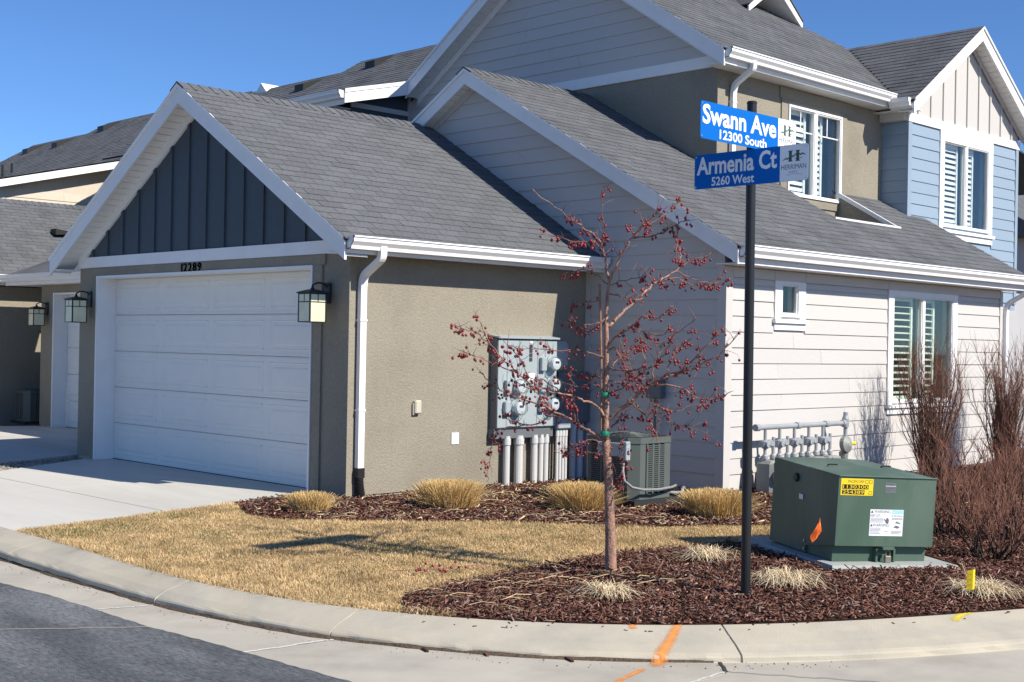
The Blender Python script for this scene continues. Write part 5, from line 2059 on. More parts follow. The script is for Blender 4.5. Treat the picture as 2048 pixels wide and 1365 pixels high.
# ================================================================== gas meters
GM = thing('gas_manifold', 'grey gas manifold with a row of meters along the siding wall', 'gas meter', (13.0, 8.42, .05))
yg = 8.42
mb = MB()
mb.tube([(12.14, yg, .775), (13.98, yg, .775)], .030, 12)
for x in (12.14, 12.95, 13.55, 13.93):
    mb.lathe([(.040, -.035), (.040, .035)], (x, yg, .775), (1, 0, 0), 12)
mb.lathe([(.045, -.05), (.045, .05), (.03, .09), (.03, .13)], (13.98, yg, .775), n=12)
mb.tube([(13.98, yg, .82), (13.98, yg, .02)], .024, 10)
mb.build('manifold_pipe', M_PIPEG, GM)
mb = MB()
mb.lathe([(.02, -.07), (.10, -.035), (.10, .0), (.10, .02), (.03, .06)], (13.94, yg - .04, .52), (0, -1, .1), 16)
mb.tube([(13.98, yg, .58), (13.98, yg, .44)], .045, 10)
mb.lathe([(.05, -.12), (.06, -.02), (.04, .0)], (13.95, yg, .44), n=12)
mb.build('regulator', M_METERG, GM)
MB().lathe([(.022, 0), (.022, .06)], (14.03, yg - .05, .53), (1, -.4, 0), 10).build('regulator_cap', M_YEF, GM)
gxs = [12.30, 12.585, 12.88, 13.18, 13.48]
for k, x in enumerate(gxs):
    mt_ = MB()
    mt_.tube([(x, yg, .775), (x, yg, .62)], .019, 10)
    mt_.lathe([(.03, -.05), (.044, -.035), (.044, .03), (.028, .045)], (x, yg, .585), n=10)
    mt_.lathe([(.036, -.05), (.036, .05)], (x, yg, .585), (0, 1, 0), 10)
    mt_.lathe([(.042, -.02), (.042, .0), (.03, .015)], (x + .03, yg - .03, .585), (0.5, -1, 0), 10)
    mt_.tube([(x, yg, .585), (x, yg, .40)], .019, 10)
    mt_.lathe([(.034, 0), (.034, .035), (.026, .05)], (x, yg, .42), n=10)
    mt_.tube([(x + .16, yg, .66), (x + .16, yg, .40)], .019, 10)
    mt_.lathe([(.034, 0), (.034, .035), (.026, .05)], (x + .16, yg, .42), n=10)
    mt_.tube([(x + .16, yg, .57), (x + .10, yg, .59), (x + .03, yg, .59)], .022, 8)
    mt_.lathe([(.04, -.02), (.05, .0), (.03, .03)], (x + .10, yg, .59), (0, -1, 0), 10)
    mt_.build('riser', M_PIPEG, GM)
    b_ = MB()
    b_.bbox(x - .05, x + .21, yg - .13, yg + .10, .08 if k else .02, .405, .035)
    b_.lathe([(.115, 0), (.125, .02), (.115, .05)], (x + .08, yg - .13, .22), (0, -1, 0), 18)
    b_.bbox(x - .01, x + .17, yg - .155, yg - .125, .30, .40, .02)
    b_.build('meter', M_METERG, GM)
MB().tube([(12.28, yg, .05), (12.28, yg, -.02)], .02, 8).build('drip_leg', M_PIPEG, GM)

# ================================================================== pad-mounted transformer
TA = R(-27.2)
PD_ = thing('transformer_pad', 'low grey concrete pad under the green transformer', 'pad', (8.60, 5.26, .06), local=True, rot=(R(1.5) * .6, R(2.336) * .7, TA))
pm = MB()
pm.add([(-.07, -.10, 0), (1.0, -.12, 0), (1.0, 1.25, 0), (-.12, 1.25, 0), (-.12, -.18, -.12), (1.06, -.2, -.12), (1.06, 1.3, -.12), (-.18, 1.3, -.12)],
       [(0, 1, 2, 3), (0, 4, 5, 1), (1, 5, 6, 2), (2, 6, 7, 3), (3, 7, 4, 0), (4, 7, 6, 5)])
pm.build('slab', M_PADC, PD_)
T = thing('transformer', 'green pad mounted transformer box with yellow number sticker', 'transformer', (8.60, 5.26, .064), local=True, rot=(R(1.5), R(2.336), TA))
TW, TD, TH, TB = .849, .994, .65, .126
seam = .42
mb = MB()
mb.box(.02, TW - .02, .06, seam + .05, 0, .30)
mb.build('base', M_TGREEN, T)
hd = MB()
# hood: front and sides, shallow peaked lid
z1, z2 = TH, TH + .028 * seam / TD
hd.add([(0, 0, TB), (TW, 0, TB), (TW, 0, TH), (0, 0, TH), (0, seam, TB * .45), (TW, seam, TB * .45), (TW, seam, z2), (0, seam, z2), (TW * .5, .10, TH + .012), (TW * .5, seam, z2 + .03)],
       [(0, 1, 2, 3), (0, 3, 7, 4), (1, 5, 6, 2), (3, 2, 8), (3, 8, 9, 7), (2, 6, 9, 8), (4, 7, 9, 6, 5), (0, 4, 5, 1)])
hd.build('hood', M_TGREEN, T)
tk = MB()
tk.add([(0.004, seam + .006, 0), (TW - .004, seam + .006, 0), (TW - .004, TD, 0), (.004, TD, 0), (.004, seam + .006, z2), (TW - .004, seam + .006, z2), (TW - .004, TD, TH + .028), (.004, TD, TH + .028), (TW * .5, seam + .006, z2 + .03), (TW * .5, TD - .25, TH + .06)],
       [(0, 3, 2, 1), (0, 1, 5, 8, 4), (1, 2, 6, 5), (2, 3, 7, 6), (3, 0, 4, 7), (4, 8, 9, 7), (8, 5, 6, 9), (7, 9, 6)])
tk.build('tank', M_TGREEN, T)
ed = MB()
ed.tube([(0, -.004, TH), (TW, -.004, TH)], .006, 6)
ed.tube([(-.003, 0, TH), (-.003, seam, z2)], .005, 6)
ed.tube([(TW + .003, 0, TH), (TW + .003, seam, z2)], .005, 6)
ed.build('hood_lip', M_TGREEN, T)
for x in (.16, .64):
    MB().tube([(x, seam + .02, z2 + .018), (x + .0, seam - .0, z2 + .030), (x + .07, seam - .01, z2 + .030)], .006, 6).build('hinge', M_BLACK, T)
MB().lathe([(.035, 0), (.035, .012), (.025, .016)], (.0, .62, .56), (-1, 0, 0), 16).build('lifting_boss', M_BLACK, T)
for z in (.03, .09):
    MB().lathe([(.009, 0), (.009, .006)], (.0, .44, z), (-1, 0, 0), 8).build('bolt', M_ALU, T)
MB().box(-.0035, -.001, .50, .56, .40, .44).build('sticker', M_PLATE, T)
# latch and padlock
lt = MB()
lt.box(.40, .50, -.028, .0, TB - .022, TB - .002)
lt.box(.372, .388, .02, .058, .0, .11)
lt.box(.525, .541, .02, .058, .0, .11)
lt.build('latch', M_TGREEN, T)
pl_ = MB()
pl_.bbox(.435, .49, -.012, .016, .0, .055, .006)
pl_.tube([(.445, .002, .05), (.445, .002, .085), (.4625, .002, .10), (.48, .002, .085), (.48, .002, .05)], .005, 6)
pl_.build('padlock', M_BRASS, T)
# stickers on the front face
f0 = lambda x, z, n: Vector((x, -n, z))


def stick(x0, x1, z0, z1, m_, n=.0015, name='sticker', parent=T):
    return rectp(MB(), f0, x0, x1, z0, z1, 0.0003, n).build(name, m_, parent)


def words(items, m_, parent, name='lettering', pt=f0, n=.0018, right=(1, 0, 0)):
    for (s, x, z, wd_, ht) in items:
        mb = MB()
        text_into(mb, s, pt(x, z, n), right, (0, 0, 1), wd_, ht, 0.0)
        mb.build(name, m_, parent)


ys_ = stick(.018, .295, .507, .633, M_YEL)
ys_['label'] = 'yellow number sticker'
for z in (.554, .514):
    stick(.030, .255 if z > .53 else .222, z, z + .034, M_NUM, .0019, 'number_strip')
words([('PACIFICORP', .078, .601, .137, .020)], M_NUM, T)
words([('1130300', .036, .559, .214, .025), ('254389', .036, .519, .18, .025)], M_YEL, T, n=.0023)
for (x, z) in ((.224, .598), (.258, .598), (.258, .516)):
    stick(x, x + .028, z, z + .024, M_NUM, .0017, 'grid_box')
    stick(x + .003, x + .025, z + .003, z + .021, M_YEL, .0020, 'grid_box')
stick(.40, .495, .53, .61, M_STEELD, .0016, 'rating_plate')
stick(.402, .493, .582, .585, M_WSTK, .0018, 'rating_plate')
words([('MODEL 2300', .41, .594, .06, .008), ('12470 GRD', .41, .562, .07, .008), ('KVA 75', .41, .546, .04, .008)], M_LOGOD, T, n=.0019)
ws_ = stick(.285, .575, .205, .405, M_WSTK)
ws_['label'] = 'white warning sticker'
stick(.470, .573, .374, .402, M_CYAN, .0017)
words([('WARNING', .318, .378, .140, .022), ('KEEP OUT!', .289, .350, .085, .018), ('Do Not Obstruct', .472, .352, .098, .014), ('WARNING', .312, .276, .140, .022)], M_LOGOD, T, n=.0019)
words([('NOTICE', .476, .378, .092, .020)], M_WSTK, T, n=.0020)
tri = MB()
for (x, z) in ((.290, .378), (.290, .276)):
    tri.prism([f0(x, z, .0017), f0(x + .022, z, .0017), f0(x + .011, z + .021, .0017)], (0, -.0003, 0))
tri.build('warning_symbol', M_LOGOD, T)
lines = MB()
for (x0, x1, zz0) in ((.29, .40, .338), (.29, .40, .328), (.29, .405, .318), (.29, .40, .308), (.29, .385, .262), (.29, .38, .252), (.29, .385, .242), (.29, .37, .232), (.29, .38, .222), (.474, .568, .338), (.474, .568, .330), (.474, .56, .240), (.474, .566, .231), (.474, .55, .222)):
    lines.prism([f0(x0, zz0, .0017), f0(x1, zz0, .0017), f0(x1, zz0 + .0035, .0017), f0(x0, zz0 + .0035, .0017)], (0, -.0002, 0))
lines.build('fine_print', M_STEELD, T)
MB().prism([f0(.425, .30, .0017), f0(.445, .298, .0017), f0(.452, .325, .0017), f0(.440, .345, .0017), f0(.428, .338, .0017), f0(.420, .32, .0017)], (0, -.0003, 0)).build('pictogram', M_STEELD, T)
MB().prism([f0(.405, .33, .0017), f0(.428, .305, .0017), f0(.432, .31, .0017), f0(.41, .338, .0017)], (0, -.0003, 0)).build('pictogram', M_STEELD, T)
MB().prism([f0(.490, .272, .0017), f0(.53, .262, .0017), f0(.552, .275, .0017), f0(.515, .286, .0017)], (0, -.0003, 0)).build('pictogram', M_STEELD, T)
MB().prism([f0(.505, .305, .0017), f0(.55, .296, .0017), f0(.555, .300, .0017), f0(.52, .318, .0017)], (0, -.0003, 0)).build('pictogram', M_STEELD, T)
words([('SAFE', .415, .235, .03, .01)], M_STEELD, T, n=.0019)

# ================================================================== street name sign
SP = Vector((7.197, 5.059, -.01))
SG = thing('street_sign', 'black pole carrying two blue street name blades', 'street sign', SP)
MB().tube([(7.197, 5.059, -.1), (7.19, 5.064, 1.6), (7.183, 5.068, 3.275)], .0318, 18).lathe([(.034, 0), (.034, .012), (.028, .018)], (7.183, 5.068, 3.268), n=18).build('pole', M_POLE, SG, smooth=False)


def rrect(a0, a1, z0, z1, r, n=5):
    out = []
    for (cx, cz, s) in ((a1 - r, z0 + r, -90), (a1 - r, z1 - r, 0), (a0 + r, z1 - r, 90), (a0 + r, z0 + r, 180)):
        for k in range(n + 1):
            an = R(s + 90 * k / n)
            out.append((cx + r * math.cos(an), cz + r * math.sin(an)))
    return out


def blade(P, right, L, z0, z1, street, block, sw, bx, label):
    """flat aluminium blade; P = left end seen from the front, right = reading direction"""
    rv = _unit(right)
    nv = rv.cross(Vector((0, 0, 1)))
    pt = lambda a, z, n: Vector(P) * 1.0 + rv * a + Vector((0, 0, z)) + nv * n
    h = z1 - z0
    pw = .212
    sheet_ = slabp(MB(), pt, rrect(0, L, z0, z1, .02), -.0025, 0).build('blade', M_SIGNB, SG)
    sheet_['label'] = label
    wp = [(L - pw, z0), (L - .02, z0)] + [(a, z) for a, z in rrect(0, L, z0, z1, .02)[1:11] if a > L - .0201] + [(L - .02, z1), (L - pw, z1)]
    slabp(MB(), pt, wp, .0004, .0010).build('city_panel', M_SIGNW, sheet_)
    tx = MB()
    text_into(tx, street, pt(.02, z0 + h * .40, .0012), rv, (0, 0, 1), sw, h * .53, 0, bold=.027)
    text_into(tx, block, pt(bx[0], z0 + h * .065, .0012), rv, (0, 0, 1), bx[1], h * .26, 0, bold=.022)
    tx.build('street_name', M_SIGNW, sheet_)
    # city mark: letter H, ridge line, name
    x0 = L - pw
    lg = MB()
    q = lambda a, z: (x0 + pw * a, z0 + h * z)
    for (xa, xb) in ((.32, .42), (.58, .68)):
        slabp(lg, pt, [q(xa, .54), q(xb, .54), q(xb, .83), q(xa, .83)], .0012, .0016)
        for zc in (.54, .815):
            slabp(lg, pt, [q(xa - .03, zc), q(xb + .03, zc), q(xb + .03, zc + .022), q(xa - .03, zc + .022)], .0012, .0017)
    text_into(lg, 'HERRIMAN', pt(x0 + pw * .05, z0 + h * .33, .0013), rv, (0, 0, 1), pw * .88, h * .135, 0, bold=.0)
    text_into(lg, 'CITY', pt(x0 + pw * .34, z0 + h * .225, .0013), rv, (0, 0, 1), pw * .30, h * .055, 0, bold=.0)
    lg.build('city_mark', M_LOGOD, sheet_)
    gm_ = MB()
    up_ = [(.08, .58), (.22, .66), (.27, .63), (.40, .74), (.47, .69), (.63, .80), (.72, .73), (.80, .76), (.93, .69)]
    lo_ = [(.93, .675), (.80, .715), (.72, .685), (.63, .735), (.47, .63), (.40, .675), (.27, .585), (.22, .61)]
    for i in range(len(up_) - 1):
        a, b = up_[i], up_[i + 1]
        ta = min(.05, .05)
        slabp(gm_, pt, [q(a[0], a[1] - (.045 if 0 < i else .004)), q(b[0], b[1] - (.045 if i < len(up_) - 2 else .004)), q(*b), q(*a)], .0018, .0022)
    slabp(gm_, pt, [q(.50, .60), q(.66, .655), q(.70, .62), q(.83, .635), q(.70, .60), q(.64, .615)], .0018, .0022)
    gm_.build('ridge_mark', M_LOGOG, sheet_)
    sw_ = MB()
    for k in range(8):
        a, b = .22 + k * .075, .22 + (k + 1) * .075
        za = lambda t: .19 - .9 * (t - .52) ** 2 * .35
        slabp(sw_, pt, [q(a, za(a)), q(b, za(b)), q(b, za(b) + .010), q(a, za(a) + .010)], .0012, .0016)
    sw_.build('swoosh', M_LOGOT, sheet_)
    for (a, z) in ((.014, z0 + .016), (.014, z1 - .016), (L - .014, z0 + .016), (L - .014, z1 - .016)):
        MB().lathe([(.005, 0), (.005, .003)], pt(a, z, 0), nv, 8).build('rivet', M_ALU, sheet_)
    # fold of the stiffening channel on the back
    rectp(MB(), pt, .10, L - .10, z0 + h * .47, z0 + h * .53, -.014, -.0026).build('stiffener', M_ALU, sheet_)
    return sheet_


blade((7.145, 5.503, 0), (0, -1, 0), .90, 2.728, 2.962, 'Armenia Ct', '5260 West', .645, (.145, .345), 'lower blade reading Armenia Ct')
blade((6.582, 5.030, 0), (1, 0, 0), 1.065, 2.968, 3.205, 'Swann Ave', '12300 South', .81, (.20, .52), 'upper blade reading Swann Ave')
br_ = MB()
br_.box(7.146, 7.155, 5.03, 5.10, 2.75, 2.94)
br_.box(7.15, 7.22, 5.031, 5.04, 2.99, 3.18)
br_.build('bracket', M_POLE, SG)

# ================================================================== marker flags
FO = thing('marker_flag', 'orange utility marking flag beside the green transformer', 'flag', (8.35, 5.25, .03))
MB().tube([(8.35, 5.25, .0), (8.355, 5.245, .22), (8.365, 5.24, .41)], .0018, 5).build('wire', M_RUBBER, FO)
fm = MB()
n = 10
vs = []
for i in range(n + 1):
    t = i / n
    z = .40 - .14 * t
    hw = .010 + .036 * min(1, t * 1.5) * (1 - .55 * max(0, t - .75) / .25)
    c = Vector((8.365 - .025 * t, 5.24 + .012 * t, z))
    sdir_ = Vector((.69, -.72, 0))
    wv = .012 * math.sin(t * 7)
    for k in (-1, 0, 1):
        vs.append(c + sdir_ * (hw * k * (.7 if k > 0 else 1)) + Vector((.7, .7, 0)) * (wv * k + .008 * abs(k)) + Vector((0, 0, .022 * k)))
fs = []
for i in range(n):
    for k in range(2):
        a = i * 3 + k
        fs.append((a, a + 1, a + 4, a + 3))
fm.add(vs, fs)
fm.add([v + Vector((.0012, .0012, 0)) for v in vs], [q[::-1] for q in fs])
fm.build('pennant', M_ORF, FO)
FYl = thing('marker_flag', 'yellow folded gas line flag at right of the transformer', 'flag', (8.36, 4.07, .02))
MB().tube([(8.36, 4.07, -.02), (8.36, 4.07, .20)], .0018, 5).build('wire', M_RUBBER, FYl)
fm = MB()
rr_ = Vector((.70, -.71, 0))
ff_ = Vector((.71, .70, 0))
b0 = Vector((8.36, 4.07, .065))
prof = [(-.026, 0), (.012, -.012), (.03, .004), (.014, .016)]
for i in range(3):
    p, q_ = prof[i], prof[i + 1]
    A = b0 + rr_ * p[0] + ff_ * p[1]
    B = b0 + rr_ * q_[0] + ff_ * q_[1]
    fm.prism([A, B, B + Vector((0, 0, .135)) + rr_ * .004, A + Vector((0, 0, .125 if i == 0 else .135)) + rr_ * .004], ff_ * .0012)
fm.build('pennant', M_YEF, FYl)
pr_ = MB()
pr_b = b0 + rr_ * -.020 + ff_ * -.0035 + Vector((0, 0, .02))
for k, s in enumerate(('GAS', 'LINE', 'CAUTION')):
    text_into(pr_, s, b0 + rr_ * -.022 + ff_ * -.0045 + Vector((0, 0, .025 + k * .035)), rr_ + ff_ * -.3, (0, 0, 1), .026, .012, .001, bold=0)
pr_.build('lettering', mat('flag_print', (.35, .24, .02), .7), FYl)
ST = MB().tube([(8.60, 4.14, .0), (8.585, 4.20, .09), (8.575, 4.24, .20)], .0035, 6).build('dry_stalk', M_STRAW)
tag(ST, 'single pale leaning stalk just left of the yellow flag', 'stalk')

# ================================================================== crab apple tree
TREE = [(44,[[7.197,6.236,-0.007],[7.187,6.245,0.355],[7.173,6.257,0.717],[7.157,6.272,0.971]]),
(26,[[7.157,6.272,0.971],[7.152,6.275,1.261],[7.15,6.277,1.623],[7.145,6.28,1.913],[7.155,6.269,2.113]]),
(12,[[7.155,6.269,2.113],[7.157,6.313,2.241],[7.162,6.343,2.341],[7.147,6.396,2.445],[7.098,6.487,2.519],[7.052,6.571,2.586],[6.997,6.673,2.668],[6.914,6.828,2.808]]),
(6,[[7.162,6.343,2.341],[7.158,6.323,2.424],[7.129,6.315,2.549],[7.095,6.302,2.708],[7.078,6.286,2.821]]),
(6,[[7.161,6.343,2.352],[7.093,6.356,2.403],[7.014,6.383,2.402],[6.916,6.416,2.404],[6.692,6.486,2.449]]),
(12,[[7.155,6.269,2.113],[7.166,6.191,2.256],[7.174,6.139,2.345],[7.187,6.082,2.433],[7.208,6.021,2.503],[7.233,5.96,2.556],[7.258,5.9,2.608]]),
(8,[[7.187,6.082,2.433],[7.217,5.945,2.44],[7.239,5.827,2.471],[7.248,5.738,2.517],[7.266,5.637,2.54]]),
(5,[[7.248,5.738,2.517],[7.219,5.699,2.435],[7.166,5.66,2.326],[7.148,5.613,2.254]]),
(4,[[7.187,6.082,2.433],[7.286,6.049,2.511],[7.501,5.972,2.658],[7.571,5.95,2.721]]),
(4,[[7.161,6.264,2.095],[7.264,6.21,2.128],[7.349,6.164,2.149],[7.391,6.142,2.154]]),
(15,[[7.155,6.271,1.787],[7.308,6.243,1.918],[7.44,6.213,2.014],[7.554,6.19,2.111],[7.66,6.158,2.168],[7.755,6.131,2.224],[7.812,6.135,2.31],[7.839,6.172,2.408]]),
(6,[[7.755,6.131,2.224],[7.833,6.106,2.19],[7.928,6.075,2.156],[8.087,6.016,2.143],[8.196,5.975,2.163]]),
(6,[[7.66,6.158,2.153],[7.748,6.133,2.168],[7.863,6.104,2.131],[8.018,6.058,2.13],[8.108,6.031,2.125]]),
(4,[[7.755,6.131,2.224],[7.878,6.097,2.305],[7.963,6.067,2.336],[8.047,6.037,2.359]]),
(4,[[7.567,6.177,2.119],[7.556,6.266,2.206],[7.543,6.344,2.279]]),
(5,[[7.157,6.268,2.03],[7.189,6.191,2.008],[7.22,6.113,1.987],[7.253,6.033,1.969]]),
(11,[[7.152,6.274,1.623],[7.161,6.207,1.711],[7.191,6.116,1.77],[7.209,6.053,1.824],[7.22,6.003,1.871],[7.247,5.933,1.843],[7.269,5.874,1.872],[7.294,5.783,1.943]]),
(5,[[7.216,6.045,1.825],[7.218,5.998,1.753],[7.252,5.912,1.733],[7.279,5.843,1.752],[7.296,5.782,1.802]]),
(9,[[7.16,6.268,1.486],[7.186,6.152,1.474],[7.212,6.034,1.492],[7.216,5.969,1.54],[7.159,5.947,1.629],[7.071,5.909,1.769]]),
(7,[[7.163,6.264,1.624],[7.206,6.235,1.625],[7.268,6.209,1.516],[7.319,6.184,1.444],[7.414,6.129,1.354]]),
(6,[[7.319,6.184,1.473],[7.363,6.043,1.503],[7.38,5.943,1.577],[7.372,5.88,1.668],[7.369,5.816,1.747],[7.396,5.661,1.854]]),
(19,[[7.155,6.274,1.098],[7.195,6.154,1.211],[7.228,6.066,1.279],[7.251,5.994,1.35],[7.269,5.941,1.398],[7.312,5.84,1.447],[7.353,5.74,1.503],[7.395,5.62,1.601],[7.414,5.528,1.715],[7.419,5.49,1.771]]),
(9,[[7.312,5.84,1.447],[7.377,5.713,1.486],[7.43,5.601,1.549],[7.487,5.473,1.639],[7.522,5.361,1.774]]),
(9,[[7.257,5.953,1.38],[7.294,5.779,1.379],[7.315,5.662,1.347],[7.32,5.59,1.301],[7.347,5.447,1.303],[7.364,5.318,1.357]]),
(10,[[7.216,6.079,1.268],[7.304,6.057,1.177],[7.372,6.041,1.104],[7.43,6.031,1.03],[7.471,6.035,0.956]]),
(6,[[7.252,5.994,1.336],[7.311,5.972,1.271],[7.339,5.962,1.235],[7.42,5.921,1.2],[7.489,5.884,1.185],[7.595,5.831,1.243],[7.676,5.789,1.218]]),
(6,[[7.198,6.096,1.25],[7.229,5.971,1.187],[7.268,5.843,1.178],[7.281,5.763,1.122],[7.31,5.653,1.086],[7.35,5.509,1.061]]),
(6,[[7.3,5.853,1.443],[7.352,5.851,1.525],[7.407,5.852,1.615],[7.469,5.834,1.669],[7.511,5.822,1.706]]),
(6,[[7.269,5.941,1.402],[7.252,5.933,1.487],[7.263,5.894,1.577],[7.273,5.859,1.66],[7.277,5.841,1.702]]),
(6,[[7.42,6.124,1.354],[7.396,6.187,1.426],[7.381,6.223,1.461],[7.375,6.278,1.57],[7.375,6.318,1.662]]),
(8,[[7.164,6.265,1.036],[7.239,6.236,1.116],[7.302,6.211,1.181],[7.349,6.205,1.268]]),
(16,[[7.141,6.287,0.97],[7.118,6.346,1.011],[7.092,6.405,1.038],[7.061,6.476,1.075],[7.03,6.549,1.123],[6.977,6.668,1.181],[6.941,6.746,1.211],[6.885,6.863,1.247],[6.838,6.959,1.274],[6.783,7.082,1.345],[6.742,7.188,1.436]]),
(8,[[7.03,6.549,1.123],[6.953,6.643,1.127],[6.903,6.705,1.077],[6.825,6.799,1.063],[6.747,6.894,1.101],[6.729,6.92,1.159]]),
(6,[[6.903,6.705,1.077],[6.825,6.799,1.052],[6.743,6.898,1.027],[6.696,6.955,1.011],[6.694,6.972,0.906],[6.688,6.999,0.757],[6.682,7.022,0.629]]),
(6,[[7.061,6.476,1.075],[7.025,6.471,1.145],[7.003,6.442,1.238],[6.966,6.444,1.293]]),
(5,[[6.977,6.668,1.181],[6.977,6.773,1.28],[6.946,6.927,1.349],[6.918,7.033,1.375]]),
(12,[[7.144,6.284,1.141],[7.083,6.295,1.214],[6.986,6.334,1.254],[6.904,6.367,1.283],[6.797,6.41,1.315],[6.703,6.448,1.332],[6.598,6.49,1.36],[6.495,6.519,1.448],[6.365,6.555,1.552],[6.291,6.57,1.627],[6.211,6.579,1.727],[6.126,6.578,1.856]]),
(5,[[6.495,6.519,1.448],[6.379,6.563,1.489],[6.307,6.589,1.523],[6.182,6.635,1.566],[6.066,6.678,1.606]]),
(5,[[6.291,6.57,1.627],[6.181,6.587,1.712],[6.068,6.618,1.744],[5.977,6.641,1.776]]),
(5,[[6.797,6.41,1.315],[6.656,6.415,1.404],[6.526,6.435,1.422],[6.402,6.413,1.544],[6.269,6.404,1.647]]),
(7,[[7.148,6.279,1.565],[7.011,6.293,1.6],[6.887,6.306,1.617],[6.683,6.329,1.621],[6.518,6.345,1.619],[6.332,6.36,1.624],[6.231,6.366,1.647]]),
(8,[[7.144,6.282,1.855],[7.08,6.292,1.817],[6.988,6.315,1.801],[6.912,6.333,1.788],[6.836,6.351,1.804]]),
(6,[[7.111,6.314,1.978],[7.021,6.33,1.967],[6.932,6.346,1.954],[6.852,6.359,1.933]]),
(6,[[7.144,6.281,1.823],[7.122,6.343,1.786],[7.086,6.432,1.759],[7.053,6.512,1.784]]),
(6,[[7.153,6.272,2.095],[7.149,6.377,2.163],[7.136,6.489,2.209],[7.122,6.576,2.192],[7.109,6.654,2.182]]),
(6,[[7.143,6.286,0.88],[7.105,6.355,0.877],[7.07,6.421,0.881],[7.018,6.517,0.858],[6.971,6.603,0.865]]),
(5,[[7.142,6.287,0.916],[7.082,6.312,0.971],[7.014,6.348,0.953],[6.912,6.4,0.918],[6.795,6.46,0.883]]),
(6,[[7.151,6.276,1.37],[7.155,6.364,1.421],[7.148,6.481,1.454],[7.141,6.574,1.426],[7.13,6.676,1.438]]),
(6,[[7.156,6.272,1.406],[7.157,6.149,1.392],[7.149,6.04,1.442],[7.146,5.931,1.417]]),
(5,[[7.2,6.232,0.519],[7.228,6.203,0.683],[7.238,6.192,0.9],[7.245,6.184,1.1]]),
(7,[[7.152,6.275,1.261],[7.196,6.374,1.347],[7.204,6.466,1.381],[7.211,6.586,1.34],[7.213,6.69,1.355]]),
(7,[[7.152,6.275,1.46],[7.313,6.311,1.544],[7.499,6.34,1.626],[7.673,6.35,1.665]]),
(7,[[7.155,6.273,1.297],[7.128,6.123,1.339],[7.084,5.985,1.416],[7.047,5.827,1.473]])]
random.seed(77)
TR = thing('crab_apple_tree', 'bare young crab apple tree hung with small red fruit', 'tree', (7.197, 6.236, -.01))


def smooth_line(pts, rads, n=3):
    """Catmull-Rom through the joints"""
    P = [Vector(p) for p in pts]
    out, ro = [], []
    for i in range(len(P) - 1):
        a, b = P[max(i - 1, 0)], P[i]
        c, d = P[i + 1], P[min(i + 2, len(P) - 1)]
        for k in range(n):
            t = k / n
            out.append(.5 * ((2 * b) + (c - a) * t + (2 * a - 5 * b + 4 * c - d) * t * t + (3 * b - a - 3 * c + d) * t ** 3))
            ro.append(rads[i] + (rads[i + 1] - rads[i]) * t)
    out.append(P[-1])
    ro.append(rads[-1])
    return out, ro


limbs = []
for i, (r, pts) in enumerate(TREE):
    n = len(pts)
    if i == 0:
        rads = [.043, .037, .034, .030]
    elif i == 1:
        rads = [.027, .022, .018, .014, .010]
    else:
        r0_ = r / 1000 * .76
        rads = [r0_ * (1 - .82 * (k / (n - 1)) ** .8) + .0012 for k in range(n)]
    P, Rr = smooth_line(pts, rads, 4)
    if i > 1:
        P = [p + Vector((random.gauss(0, .006), random.gauss(0, .006), random.gauss(0, .005))) if 0 < k < len(P) - 1 else p for k, p in enumerate(P)]
    limbs.append((P, Rr))
mb = MB()
P = limbs[0][0]
mb.tube(P[:1] + P[1:], [r * random.uniform(.95, 1.05) for r in limbs[0][1]], 14)
tk_ = limbs[0]
mb.tube([P[0] + Vector((0, 0, -.05)), P[0] + Vector((0, 0, .0)), P[0] + Vector((0, 0, .05))], [.054, .049, .042], 14)
mb.tube(limbs[1][0], limbs[1][1], 12)
mb.build('trunk', M_BARK, TR, smooth=True)
brm = MB()
for P, Rr in limbs[2:]:
    if Rr[0] > .0075:
        brm.tube(P, Rr, 9)
brm.build('branches', M_BARK, TR, smooth=True)
twm = MB()
spots = []
for P, Rr in limbs[2:]:
    if Rr[0] <= .0075:
        twm.tube(P, Rr, 6)
    ln = sum((P[k + 1] - P[k]).length for k in range(len(P) - 1))
    # spurs and fine twigs along the limb
    cnt = int(ln / .032)
    for k in range(cnt):
        t = random.uniform(.22, 1.0)
        j = min(len(P) - 2, int(t * (len(P) - 1)))
        p = P[j] + (P[j + 1] - P[j]) * random.random()
        d = (P[j + 1] - P[j]).normalized()
        s = Vector((random.gauss(0, 1), random.gauss(0, 1), random.gauss(.45, .75)))
        s = (s - d * s.dot(d) * .6).normalized()
        L_ = random.choice((.03, .04, .06, .09, .14)) * random.uniform(.7, 1.3)
        q = [p]
        dd = (s * .9 + d * .5).normalized()
        for m_ in range(3):
            dd = (dd + Vector((random.gauss(0, .22), random.gauss(0, .22), random.gauss(.02, .2)))).normalized()
            q.append(q[-1] + dd * L_ / 3)
        twm.tube(q, [.0023, .0019, .0014, .0008], 4, cap=False)
        spots.append((q[-1], L_))
        spots.append((q[1], L_))
twm.build('twigs', M_TWIG, TR)
